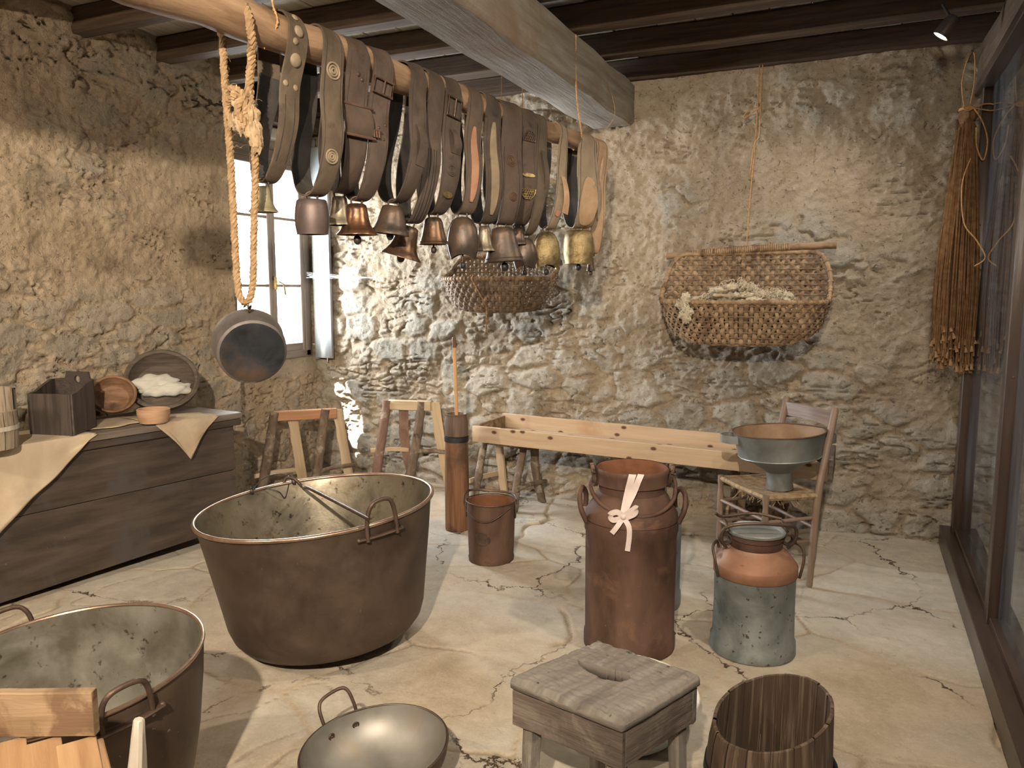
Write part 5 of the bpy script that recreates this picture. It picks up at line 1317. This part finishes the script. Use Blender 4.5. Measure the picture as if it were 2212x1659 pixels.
    if clap:
        cp = MB(); e_ = c_+Mx @ Vector((0, 0, -Hb_*clap)); cp.tube([c_+Mx @ Vector((0, 0, -.01)), e_], .004, 8); cp.ball(e_, max(Rb2*.20, .012), 14, (1, 1, 1.15)); cp.build('clapper', M['iron_dark'], th)
    return th
cowbell('cowbell at the near end of the row, small greenish bell on a studded collar', 612, 1, (567, 402, 458, 68, 'flare', 'bell_green', .8, 0, 0), ('lea1', .078, .10, 'lea_dark'),
        [('studs', [(.075, 0, .012), (.13, .0, .019), (.165, -.012, .011), (.205, 0, .022), (.25, -.02, .010), (.25, .02, .010)], 'lea5'), ('lines', .27, .40, (-.018, .018), 'lea_dark'), ('buckle', .70, .06, .05, 'iron')])
cowbell('cowbell with a barrel-shaped reddish grey bell, second in the row from the rope', 690, 1, (673, 430, 506, 70, 'barrel', 'bell_red', .75, 0, 0), ('lea1', .088, .125, 'lea_dark'),
        [('rosette', .20, 0, .026, 'lea5'), ('rosette', .36, 0, .022, 'lea5'), ('lines', .08, .42, (-.034, .034), 'lea_dark')])
cowbell('cowbell with a pale flared bell behind the barrel-shaped one, on a wide plated collar', 745, 1, (733, 424, 486, 66, 'flare', 'bell_pale', .8, 0, 0, .10), ('lea3', .098, .11, 'lea_dark'),
        [('plate', .285, .11, .105, 'lea3'), ('studs', [(.19, 0, .008), (.20, .02, .007)], 'iron')])
cowbell('cowbell with a shiny coppery flared bell and a round clapper', 800, 1, (770, 440, 507, 90, 'flare', 'bell_copper', .9, 0, 1.16, .0), ('lea3', .085, .11, 'lea_dark'),
        [('buckle', .20, .09, .05, 'rust'), ('studs', [(.27, .03, .006), (.28, .0, .006), (.30, .02, .006)], 'iron')])
cowbell('cowbell with a smooth grey cone bell and broad open collar', 878, 1, (849, 444, 506, 82, 'cone', 'bell_iron', .9, 7, 1.06), ('lea0', .078, .15, 'lea_dark'),
        [('tongue', .26, .16, .045, 'lea0', -.02)])
cowbell('cowbell with a bronze flared bell tilted to one side, hanging lowest of the row', 918, 1, (884, 488, 558, 90, 'flare', 'bell_bronze', .92, 16, 1.02, .05), ('lea0', .078, .12, 'lea_dark'),
        [('lines', .28, .45, (-.02, -.008, .008, .02), 'iron_dark')])
cowbell('cowbell with a brown bowl-shaped bell and brass-tipped strap, beside the tilted bronze bell', 955, 1, (936, 469, 528, 66, 'skirt', 'bell_bronze', .92, 0, 1.2), ('lea0', .090, .12, 'lea_dark'),
        [('buckle', .19, .085, .075, 'iron'), ('tongue', .24, .10, .05, 'lea0', .0), ('panel', .385, .40, .05, 'brass'), ('rosette', .33, 0, .02, 'lea0')])
cowbell('cowbell with a large round brown bell below a reddish tan tongue', 1003, 1, (999, 468, 560, 68, 'round', 'bell_iron', .7, 0, 1.14, -.02), ('lea2', .080, .10, 'lea_dark'),
        [('panel', .22, .41, .036, 'tan_red')])
cowbell('cowbell with a small pale brass flared bell squeezed between two larger dark bells', 1042, 1, (1046, 488, 542, 52, 'flare', 'bell_pale', .9, 0, 0, .10), ('lea0', .085, .11, 'lea_dark'),
        [('panel', .19, .42, .042, 'lea5'), ('studs', [(.25, 0, .006), (.29, 0, .007), (.33, 0, .006)], 'brass')])
cowbell('cowbell with a wide dark skirted bell under a broad rusty collar', 1085, 1, (1084, 490, 565, 88, 'skirt', 'bell_iron', .8, -4, 1.15), ('lea3', .105, .10, 'lea_dark'),
        [('rosette', .27, 0, .026, 'rust'), ('rosette', .36, .01, .018, 'rust'), ('lines', .24, .44, (-.040, .040), 'iron_dark')])
cowbell('cowbell with a pierced brass ornament on its collar and a small dark bell', 1122, 1, (1118, 492, 528, 40, 'cone', 'bell_iron', .9, 0, 0, .1), ('lea2', .10, .10, 'lea_dark'),
        [('lace', .205, .085, 'iron', 1), ('lace', .335, .085, 'brass', -1), ('panel', .29, .30, .08, 'brass')])
cowbell('cowbell with a dark rounded bell below the collar with brass ornament', 1152, 1, (1133, 513, 582, 52, 'round', 'bell_iron', .75, 0, 1.1, .02), ('lea1', .06, .13, 'lea_dark'), [('tongue', .22, .22, .035, 'lea2', .0)])
cowbell('cowbell with a rounded gilt bell, reddish leather tie, near the far end', 1200, 1, (1180, 500, 581, 62, 'round', 'bell_gold', .75, 0, 1.08, -.03), ('lea5', .055, .12, 'lea_dark'), [('tongue', .28, .19, .04, 'tan', .0), ('panel', .38, .40, .03, 'tan_red')])
cowbell('cowbell with a squat gilt bell on a tooled tan collar, near the far end', 1252, 1, (1250, 497, 570, 64, 'barrel', 'bell_gold', .8, 0, 1.1), ('lea5', .11, .13, 'lea_dark'),
        [('panel', .27, .44, .105, 'lea6'), ('studs', [(.295, -.03, .007), (.295, 0, .007), (.295, .03, .007), (.345, .0, .005), (.38, .0, .006)], 'lea5')])
cowbell('cowbell last in the row, tiny dark bell on a light tan strap', 1284, 1, (1276, 552, 585, 18, 'cone', 'bell_iron', .9, 0, 1.15, .03), ('lea6', .075, .075, 'tan'), [('panel', .17, .34, .02, 'bowl_pale')])

# ropes and cords the pole hangs by
def rope(mb, pts, r_, turns_per_m=22, strands=3, n_=6, step=.012):
    pts = smooth_path(pts, 10); P = [Vector(p) for p in pts]; L_ = [0]
    for i in range(1, len(P)): L_.append(L_[-1]+(P[i]-P[i-1]).length)
    tot = L_[-1]; N_ = max(int(tot/step), 4); cen = []; j_ = 0
    for i in range(N_+1):
        s = tot*i/N_
        while j_ < len(P)-2 and L_[j_+1] < s: j_ += 1
        cen.append((P[j_].lerp(P[j_+1], (s-L_[j_])/max(L_[j_+1]-L_[j_], 1e-6)), s))
    for k in range(strands):
        q, ref = [], Vector((1, .2, .1)).normalized()
        for i, (c_, s) in enumerate(cen):
            t = (cen[min(i+1, N_)][0]-cen[max(i-1, 0)][0]).normalized(); a_ = (ref-t*ref.dot(t)).normalized(); ref = a_; b_ = t.cross(a_)
            an = 2*pi*(s*turns_per_m+k/strands); q.append(c_+a_*cos(an)*r_*.52+b_*sin(an)*r_*.52)
        mb.tube(q, r_*.56, n_)
    return mb
s0 = pole_at(540); rp0 = PA+PD*s0; rr0 = pole_r(s0)
d_ = proj(rp0)[2]
rl = thing('hemp_rope', rp0, 'thick hairy hemp rope looped over the pole with a knot, holding the hanging pot', 'rope')
low = atd(529, 652, d_+.02)
m1 = MB()
def rx(x, y, dd=0): return atd(x, y, d_+dd)
rope(m1, [rx(480, 75, .03), rx(484, 150, .02), rx(490, 235), rx(497, 330, -.01), rx(503, 430), rx(508, 530), rx(514, 620), rx(524, 652), rx(537, 650), rx(546, 615), rx(548, 520), rx(550, 430), rx(551, 345, -.02), rx(548, 300, -.03)], .0122)
m1.build('loop', M['rope'], rl)
m2 = MB(); rope(m2, [rx(546, 298, -.03), rx(541, 230, -.03), rx(538, 190, -.03), rx(543, 130, -.04), rx(543, 75, -.075), rx(534, 25, -.075), rx(520, -12, -.03), rx(480, -30, .02), rx(465, 0, .07), rx(476, 50, .07), rx(480, 78, .03)], .0142)
m2.build('loop_over_pole', M['rope'], rl)
kn = MB()
rope(kn, [rx(497, 190, -.03), rx(520, 200, -.05), rx(532, 235, -.05), rx(518, 262, -.045), rx(495, 255, -.03), rx(492, 225, -.03), rx(512, 205, -.06), rx(528, 218, -.03)], .012)
rope(kn, [rx(545, 200, -.02), rx(525, 212, -.05), rx(512, 238, -.06), rx(528, 262, -.05), rx(546, 285, -.03), rx(556, 305, -.03)], .012)
kn.build('knot', M['rope'], rl)
fz = MB()
for (x_, y_, r_, sx_) in ((514, 215, .020, 1.), (521, 268, .016, 1.2), (543, 250, .020, 1.), (548, 285, .021, 1.1), (554, 306, .018, 1.2), (503, 262, .014, 1.)):
    blob(fz, Matrix.Identity(4), rx(x_, y_, -.04), r_, r_, r_*1.5*sx_, 20, 12, sd=x_*.1, rag=.28)
fz.build('frayed_ends', M['rope_fluff'], rl)
hr = MB()
for i in range(150):
    y_ = random.choice([random.uniform(80, 640), random.uniform(180, 320)]); t = y_/640
    x_ = (482+t*32 if random.random() < .5 else 541+t*6)+(0 if y_ > 330 else random.uniform(-4, 8)); p = rx(x_, y_, -.01)
    d = Vector((random.uniform(-1, 1), random.uniform(-1, 1), random.uniform(-.6, .6))).normalized()*random.uniform(.014, .034)
    hr.tube(smooth_path([p, p+d*.5+Vector((0, 0, .004)), p+d+Vector((random.uniform(-.006, .006), 0, -.004))], 3), .00035, 3)
o = hr.build('loose_fibres', M['rope_fluff'], rl); o['kind'] = 'stuff'
# pot
pc = rx(546, 762, .0); back = Vector((-FW.x, -FW.y, 0)).normalized()
pax = (back*.86+RT*.42+Vector((0, 0, -.26))).normalized(); Mp = rot_to(pax)
pot = thing('hanging_pot', pc, 'round black pan with worn sides hanging from the hemp rope in front of the window', 'pot')
rp_ = .100; c_ = pc-pax*.0
MB().lathe([(rp_+.004, -.105), (rp_+.009, -.10), (rp_+.004, -.094), (rp_+.004, -.03), (rp_+.001, -.006), (rp_-.006, 0)], c_, 56, Mp, wob=.006).build('side', M['pot_side'], pot)
MB().lathe([(rp_-.006, 0), (rp_-.012, .001), (rp_-.030, .000), (.045, -.003), (.02, -.004), (.0001, -.004)], c_, 56, Mp, wob=.006).build('base', M['iron_dark'], pot)
MB().lathe([(rp_+.002, -.104), (rp_-.001, -.03), (rp_-.012, -.007), (.0001, -.009)], c_, 56, Mp, wob=.006).build('inside', M['iron_dark'], pot)
hk = MB(); e1 = rx(531, 655, 0); e2 = c_+Mp @ Vector((0, 0, -.05)); upv = Vector((0, 0, 1)); rimt = c_-pax*.07+(upv-pax*upv.dot(pax)).normalized()*(rp_+.006)
hk.tube(smooth_path([rimt, rimt+Vector((-.008, 0, .02)), e1+Vector((-.008, 0, -.012)), e1+Vector((0, 0, .002)), e1+Vector((.008, 0, -.012)), rimt+Vector((.008, 0, .02)), rimt+Vector((.001, 0, 0))], 6), .0022, 8)
ring(hk, rimt+Vector((0, 0, .008)), .009, .0028, 16, 6, rot_to(RT)); hk.build('wire_hanger', M['iron'], pot)

def cord(name, label, pts, r_, mat='twine', cat='cord', twist=True, grp=None):
    mb = MB()
    if twist: rope(mb, pts, r_, 60, 2, 5, .01)
    else: mb.tube(smooth_path(pts, 6), r_*.7, 6)
    o = mb.build(name, M[mat]); centred(o); return tag(o, label, cat, grp)
q = PA+PD*pole_at(568); qr = pole_r(pole_at(568))
cord('hanging_string', 'thin twine going up from the near end of the pole beside the thick rope', [q+PE*.0+Vector((0, 0, -qr-.004)), q+PE*(qr+.004), q+PE*(qr*.7+.004)+Vector((0, 0, qr)), ony(590, -40, (q+PE*.05).y)], .0042)
q = PA+PD*pole_at(1240); qr = pole_r(pole_at(1240))+.004; bt_ = onx(1258, 100, -1.455); bt_ = Vector((-1.452, q.y-.04, 2.83))
tp_ = Vector((-1.452, 4.02, 2.84))
cord('hanging_string', "orange twine from the great beam's side to the far end of the pole", [q+Vector((0, 0, -qr)), q-PE*qr, q+Vector((0, 0, qr)), q+PE*qr*.9+Vector((0, 0, .01)), q.lerp(tp_, .4)+PE*.012, q.lerp(tp_, .75), tp_], .0052)
q = PA+PD*pole_at(1288)
cord('hanging_string', 'fine pale string from the great beam to the end of the pole', [q+PE*.05+Vector((0, 0, -.01)), q+PE*.01+Vector((0, 0, .05)), ony(1328, 248, q.y-.05), Vector((-1.452, ony(1322, 175, 4.6).y, 2.72))], .0022, twist=False)
# ================================================================ wicker cradle baskets
def basket(name_c, label, L3, stick, front_z, bot_z, a_, b_, wickmat, stick_len, seed, tie=True, backh=None, yaw=0.):
    """L3: centre of the basket's plan at the bottom; a_ half length, b_ half depth; stick: height of the back bar"""
    rnd = random.Random(seed)
    th = thing('wicker_basket', (L3.x, L3.y, bot_z), label, 'basket')
    ux = Vector((cos(yaw), sin(yaw), 0)); uy = Vector((-sin(yaw), cos(yaw), 0))
    def top_z(ph):      # ph: angle, -90 = front, 90 = back (wall side)
        s = sin(ph); k = float(sst(np.array(s), -.35, .75)); return front_z+(stick-.012-front_z)*k
    def P(ph, z):
        q = min(max((z-bot_z)/(front_z-bot_z), 0), 1.6)
        f = .60+.40*min(q, 1)**.55; fx = .74+.26*min(q, 1)**.6
        s = sin(ph); c_ = cos(ph)
        x_ = a_*math.copysign(abs(c_)**.72, c_)*fx; y_ = b_*math.copysign(abs(s)**.80, s)*f
        if s > 0: y_ = b_*.62*math.copysign(abs(s)**.6, s)
        return Vector((L3.x, L3.y, 0))+ux*x_+uy*y_+Vector((0, 0, z))
    # equal spacing round the girth
    pr_ = [P(2*pi*i/720, front_z) for i in range(721)]; cum = [0]
    for i in range(720): cum.append(cum[-1]+(pr_[i+1]-pr_[i]).length)
    def ang(s):
        s = (s % 1)*cum[-1]; lo = 0
        import bisect
        i = min(bisect.bisect_left(cum, s), 720); i = max(i, 1); f = (s-cum[i-1])/max(cum[i]-cum[i-1], 1e-9); return 2*pi*(i-1+f)/720
    NV = int(cum[-1]/.029); NV -= NV % 2; rowh = .031; am = .0075
    def zbot(ph): return bot_z+.085*abs(cos(ph))**5
    cen = Vector((L3.x, L3.y, 0))
    up = MB()
    for k in range(NV):
        ph = ang(k/NV); tz = top_z(ph); pts = []; z0_ = zbot(ph); n_ = int((tz-z0_)/(rowh/4.))
        for i in range(n_+1):
            z = z0_+(tz-z0_)*i/n_; p = P(ph, z); o_ = (p-cen); o_.z = 0; o_.normalize()
            w_ = math.sin(pi*(z-bot_z)/rowh+(pi if k % 2 else 0)); pts.append(p+o_*am*w_+Vector((0, 0, 0)))
        r_ = .0118*(1+rnd.uniform(-.15, .15)); m_ = len(pts); fr_ = []
        tg_ = P(ph+.01, bot_z+.05)-P(ph-.01, bot_z+.05); tg_.z = 0; tg_.normalize()
        for i in range(m_):
            t = (pts[min(i+1, m_-1)]-pts[max(i-1, 0)]).normalized(); fr_.append((tg_, t.cross(tg_)))
        up.sweep(pts, [[(r_*cos(q*pi/3), r_*.34*sin(q*pi/3)) for q in range(6)]]*m_, fr_)
    up.build('woven_strands', M[wickmat], th)
    ho = MB(); z = bot_z+rowh*.5; row = 0
    while z < stick-.02:
        pts = []; 
        for k in range(NV*3):
            ph = ang(k/(NV*3))
            p = P(ph, z); o_ = (p-cen); o_.z = 0; o_.normalize(); w_ = -math.cos(pi*k/3)*(1 if row % 2 else -1)
            pts.append((p+o_*.004*w_, zbot(ph)+.004 < z < top_z(ph)-.006))
        if all(q[1] for q in pts): ho.tube([q[0] for q in pts], .0068, 6, closed=True, flat=.7)
        else:
            N3 = len(pts); st = next((i for i in range(N3) if pts[i][1] and not pts[i-1][1]), None)
            if st is not None:
                run = []
                for i in range(N3+1):
                    q = pts[(st+i) % N3]
                    if q[1] and i < N3: run.append(q[0])
                    else:
                        if len(run) > 3: ho.tube(run, .0068, 6, flat=.7)
                        run = []
        z += rowh; row += 1
    ho.build('ribs', M['wicker_dark'], th)
    # bottom, rounded below
    bo_ = MB(); NR = 9
    for k in range(-NR, NR+1):
        y_ = k/NR
        pts = []
        for i in range(25):
            x_ = -1+2*i/24; lim = (1-abs(x_)**2.6)**(1/2.2) if abs(x_) < 1 else 0
            p = cen+ux*a_*.72*x_+uy*((b_*.60 if y_ < 0 else b_*.55)*y_*lim)+Vector((0, 0, bot_z+.003+.085*abs(x_*.96)**5+.004*math.sin(pi*i*1.5+k*pi)))
            pts.append(p)
        bo_.tube(pts, .012, 6, flat=.5)
    bo_.build('bottom', M['wicker_dark'], th)
    # rolled rim, bound with split willow
    rim = MB(); pts = []
    for i in range(181):
        ph = ang(i/180.); pts.append(P(ph, top_z(ph)+.004))
    rim.tube(pts[:-1], .013, 10, closed=True)
    ri = rim.build('rim', M['wicker'], th)
    wr_ = MB(); 
    for k in range(NV):
        ph = ang((k+.5)/NV)
        if sin(ph) > .62: continue
        p = P(ph, top_z(ph)+.004); t = (P(ph+.02, top_z(ph+.02))-P(ph-.02, top_z(ph-.02))).normalized()
        wr_.lathe([(.0145+.003*cos(2*pi*b2/6), .0075*sin(2*pi*b2/6)) for b2 in range(7)], p, 10, rot_to(t+Vector((0, 0, .12))))
    wr_.build('rim_binding', M['wicker'], th)['kind'] = 'stuff'
    # bar along the back
    yb_ = b_*.62; s0_, s1_ = stick_len
    A, B = cen+ux*s0_+uy*(yb_)+Vector((0, 0, stick-.018)), cen+ux*s1_+uy*(yb_)+Vector((0, 0, stick+.030))
    ba = MB(); ba.tube([A.lerp(B, i/16)+Vector((0, 0, .010*sin(pi*i/16)+.0015*math.sin(i*3))) for i in range(17)], [.020*(1+.04*math.sin(i*1.7)) for i in range(17)], 12); bar = ba.build('bar', M['pole'], th)
    wp = MB(); nn = 46
    for i in range(nn):
        q = .17+.58*i/nn
        if .29 < q < .30: continue
        wp.lathe([(.0225+.003*cos(2*pi*b2/6), .0055*sin(2*pi*b2/6)) for b2 in range(7)], A.lerp(B, q)+Vector((0, 0, .010*sin(pi*q))), 12, rot_to((B-A)+Vector((rnd.uniform(-.1, .1), 0, rnd.uniform(-.1, .1)))))
    wp.build('bar_binding', M['wicker'], bar)['kind'] = 'stuff'
    return th, P, A, B, top_z
# right-hand basket against the back wall
L3 = Vector((-.655, 4.80, 0))
fl_, fr2 = ony(1437, 655, 4.60), ony(1745, 640, 4.60)
zf_ = ony(1600, 655, 4.56).z; zb2 = ony(1610, 748, 4.62).z; zs = ony(1610, 545, 4.97).z
b1, P1_, A1, B1, tz1 = basket('b', 'wide oval wicker basket with raw wool in it, hung on the back wall', L3, zs, zf_, zb2, .485, .235, 'wicker', (-.50, .50), 5)
print('BASKET', zf_, zb2, zs, proj(A1), proj(B1), proj(P1_(-pi/2, zf_)), proj(P1_(pi, zf_)), proj(P1_(0, zf_)))
# wool
wl = MB(); rnd = random.Random(4)
cw = Vector((L3.x-.03, L3.y-.03, zf_-.02))
for i in range(58):
    x_ = rnd.uniform(-.36, .30); hump = .125*math.exp(-((x_-.0)/.17)**2)+.055*math.exp(-((x_-.24)/.07)**2)
    y_ = rnd.uniform(-.13, .07); zz = rnd.uniform(-.02, 1)*hump+.006
    blob(wl, Matrix.Rotation(rnd.uniform(0, 3), 4, 'Z'), cw+Vector((x_, y_, zz)), rnd.uniform(.03, .065), rnd.uniform(.025, .05), rnd.uniform(.015, .03), 18, 11, sd=i*1.3, rag=.28)
blob(wl, Matrix.Identity(4), cw+Vector((-.02, 0, -.02)), .36, .14, .06, 40, 16, rag=.12)
for i in range(7):      # lock hanging over the front edge
    blob(wl, Matrix.Identity(4), Vector((L3.x-.305+rnd.uniform(-.02, .02)+i*.003, P1_(-pi*.66, zf_).y-.022, zf_+.035-.022*i)), .028, .02, .024, 16, 10, sd=i*2., rag=.3)
for i in range(260):    # curls
    x_ = rnd.uniform(-.38, .32); hump = .14*math.exp(-((x_-.0)/.17)**2)+.065*math.exp(-((x_-.24)/.07)**2)+.012
    p = cw+Vector((x_, rnd.uniform(-.15, .06), hump*rnd.uniform(.5, 1.05))); pts = []; r_ = rnd.uniform(.006, .016); a0_ = rnd.uniform(0, 6); tl = rnd.uniform(0, 6)
    for k in range(9):
        a = a0_+k*.75; pts.append(p+Vector((cos(a)*r_+k*.004*cos(tl), sin(a)*r_*.6+k*.003*sin(tl), sin(a*1.1)*r_+.002)))
    wl.tube(pts, [.0032*(1-k/10) for k in range(9)], 5)
for i in range(26):
    p = Vector((L3.x-.305+rnd.uniform(-.03, .03), P1_(-pi*.66, zf_).y-.03, zf_+.03-rnd.random()*.14)); pts = [p+Vector((.008*math.sin(k*.9+i), -.004, -.007*k)) for k in range(6)]
    wl.tube(pts, [.004*(1-k/8) for k in range(6)], 5)
wo = wl.build('raw_wool', M['wool'], angle=180); centred(wo); tag(wo, 'heap of cream raw sheep wool in the right-hand wicker basket, spilling over its front edge', 'wool')
# left-hand basket hanging in front of the back wall behind the bells
L4 = Vector((-2.20, 4.66, 0))
zf4 = ony(1070, 603, 4.44).z; zb4 = ony(1075, 668, 4.50).z; zs4 = zf4+.17
b2_, P2_, A2, B2, tz2 = basket('c', 'dark wicker basket hanging behind the row of bells', L4, zs4, zf4, zb4-.02, .40, .22, 'wicker_dark', (-.36, .36), 9, yaw=-.06)
# cords
A2m, B2m = A2.lerp(B2, .22), A2.lerp(B2, .80)
for p, lab in ((A2.lerp(B2, .40), 'left one of two dark strings above the basket behind the bells'), (A2.lerp(B2, .62), 'right one of two dark strings holding the basket behind the bells')):
    cord('hanging_string', lab, [p+Vector((0, 0, .018)), p+Vector((.004, 0, .4)), Vector((p.x+.01, p.y, 3.008))], .004)
fp = P2_(-pi*.53, zf4)
cord('tied_string', 'knotted twine tied down the front of the left-hand basket and dangling below it', [fp+Vector((0, -.012, .03)), fp+Vector((.0, -.018, -.01)), P2_(-pi*.52, zf4-.08)+Vector((.01, -.013, 0)), P2_(-pi*.51, zb4+.0)+Vector((.012, -.013, .02)), P2_(-pi*.51, zb4)+Vector((.02, -.02, -.05)), P2_(-pi*.51, zb4)+Vector((.012, -.015, -.15))], .0055)
top_s = ony(1641, 150, 5.05); mid = A1.lerp(B1, .49)+Vector((0, 0, .03))
cord('hanging_string', 'reddish string from the ceiling to the bar of the wool basket', [mid, mid.lerp(top_s, .3), mid.lerp(top_s, .66)+Vector((.006, 0, 0)), Vector((top_s.x-.01, 5.115, 2.872))], .0045)
km = mid.lerp(top_s, .62)
cord('tied_string', 'slack doubled string with small knots hanging beside the string of the wool basket', [Vector((top_s.x+.01, 5.112, 2.872)), km+Vector((.03, -.02, .13)), km+Vector((.028, -.02, .0)), km+Vector((.0, -.02, -.05)), km+Vector((-.015, -.015, -.22)), km+Vector((.004, -.015, -.24))], .0038)
kb = MB(); kp = mid.lerp(top_s, .78)
kb.tube(smooth_path([kp+Vector((.02, -.02, 0)), kp+Vector((-.04, -.03, -.01)), kp+Vector((-.075, -.02, -.05)), kp+Vector((-.04, -.02, -.04)), kp+Vector((.02, -.02, 0))], 6), .003, 6)
o = kb.build('cord_bow', M['twine']); centred(o); tag(o, 'small bow of string near the top of the wool basket string', 'cord')

# ================================================================ bundle of cords by the partition
bt0 = ony(2092, 236, 4.93); bb0 = ony(2056, 775, 4.86)
bd_ = thing('cord_bundle', (bt0.x, bt0.y, bb0.z), 'long bundle of brown cords hanging in the far right corner by the partition', 'cord bundle')
rnd = random.Random(11)
NB = 100
st_ = MB(); tips = MB(); ex_ = RT.copy()
for i in range(230):
    u = rnd.uniform(-1, 1); v = rnd.uniform(-1, 1)*math.sqrt(max(0, 1-u*u)); 
    zt_ = bt0.z-.02-abs(u)*.10+rnd.uniform(-.02, .02); ze = bb0.z+rnd.uniform(-.05, .17)+abs(u)*.05*(1 if u < 0 else 0)
    pts = []; wo1 = rnd.uniform(-.006, .006); wph = rnd.uniform(0, 6)
    for k in range(13):
        t = k/12; hw = .045+.068*math.sin(min(t*1.15, 1)*pi/2) if t < .9 else .11
        cx_ = bt0.lerp(bb0, t); z = zt_+(ze-zt_)*t
        pts.append(Vector((cx_.x, cx_.y, z))+Vector((RT.x, RT.y, 0))*(u*hw+wo1*math.sin(wph+k*.8))+Vector((-RT.y, RT.x, 0))*(v*hw*.62+.0*wo1))
    st_.tube(pts, .0042, 5)
    if rnd.random() < .6:
        p = pts[-1]; tips.lathe([(.003, .01), (.004, .0), (.010, -.035), (.0085, -.036), (.0001, -.03)], p, 7, Matrix.Rotation(rnd.uniform(-.4, .4), 4, 'X') @ Matrix.Rotation(rnd.uniform(-.3, .3), 4, 'Y'), sy=.6)
o = st_.build('strands', M['cord'], bd_); o['kind'] = 'stuff'
o = tips.build('frayed_tips', M['cord_end'], bd_); o['kind'] = 'stuff'
hd_ = MB(); n_ = bt0+Vector((0, 0, -.005))
blob(hd_, Matrix.Identity(4), n_+Vector((0, 0, -.03)), .045, .04, .05, 20, 12, rag=.1)
hd_.build('head', M['cord'], bd_)
bw = MB(); R3 = Vector((RT.x, RT.y, 0)); F3 = Vector((FW.x, FW.y, 0)).normalized()
ring(bw, n_, .044, .004, 24, 6); ring(bw, n_+Vector((0, 0, .008)), .042, .004, 24, 6)
f_ = n_-F3*.05
bw.tube(smooth_path([f_, f_+R3*.05+Vector((0, 0, .02)), f_+R3*.105+Vector((0, 0, .018)), f_+R3*.10+Vector((0, 0, -.012)), f_+R3*.04+Vector((0, 0, -.006)), f_], 6), .004, 6)
bw.tube(smooth_path([f_, f_-R3*.03+Vector((0, 0, .015)), f_-R3*.055+Vector((0, 0, .0)), f_-R3*.03+Vector((0, 0, -.012)), f_], 6), .004, 6)
bw.tube(smooth_path([f_, f_+R3*.05+Vector((0, 0, -.07)), f_+R3*.085+Vector((0, 0, -.17)), f_+R3*.07+Vector((0, 0, -.27)), f_+R3*.03+Vector((0, 0, -.20)), f_+R3*.02+Vector((0, 0, -.1))], 6), .004, 6)
bw.build('tie', M['twine'], bd_)
lp_ = MB(); q1 = ony(2090, 118, 5.0); lp_.tube(smooth_path([n_-R3*.02, n_-R3*.045+Vector((0, 0, .14)), n_-R3*.02+Vector((0, 0, .27)), n_+R3*.012+Vector((0, .02, .30)), n_+R3*.022+Vector((0, 0, .16)), n_+R3*.004], 6), .0035, 6)
lp_.build('hanging_loop', M['twine'], bd_)
sc_ = MB(); m_ = ony(2085, 430, 4.80)
sc_.tube(smooth_path([bt0.lerp(bb0, .2)-F3*.05, ony(2078, 400, 4.78), ony(2082, 480, 4.76), ony(2110, 520, 4.74), ony(2128, 556, 4.74), ony(2105, 575, 4.76)], 8), .0035, 6)
sc_.build('stray_cord', M['twine'], bd_)
nail = MB(); nail.tube([n_+R3*.0+Vector((0, .25, .305)), n_+Vector((0, -.0, .31))], .005, 8); 
o = nail.build('peg', M['iron']); centred(o); tag(o, 'iron peg in the corner from which the bundle of cords hangs', 'peg')

# cobwebs at the window: fine threads with dust
cw_ = MB(); rnd = random.Random(3)
wa, wb_, wc = ony(662, 600, 4.9), ony(715, 592, 5.05), ony(830, 600, 5.06)
for i in range(60):
    t0, t1 = rnd.random(), rnd.random(); a = wa.lerp(wc, t0)+Vector((0, 0, rnd.uniform(-.01, .05)*(1-t0))); b3 = wa.lerp(wc, t1)+Vector((0, 0, rnd.uniform(-.012, .04)*(1-t1)))
    cw_.tube([a, (a+b3)/2+Vector((0, 0, -.006)), b3], .0006, 3)
cw_.tube([wa, wa.lerp(wc, .5)+Vector((0, 0, .008)), wc], .0012, 4)
o = cw_.build('cobweb', M['web']); centred(o); tag(o, 'dusty grey cobweb strung between the window and the back wall', 'cobweb', kind='stuff')
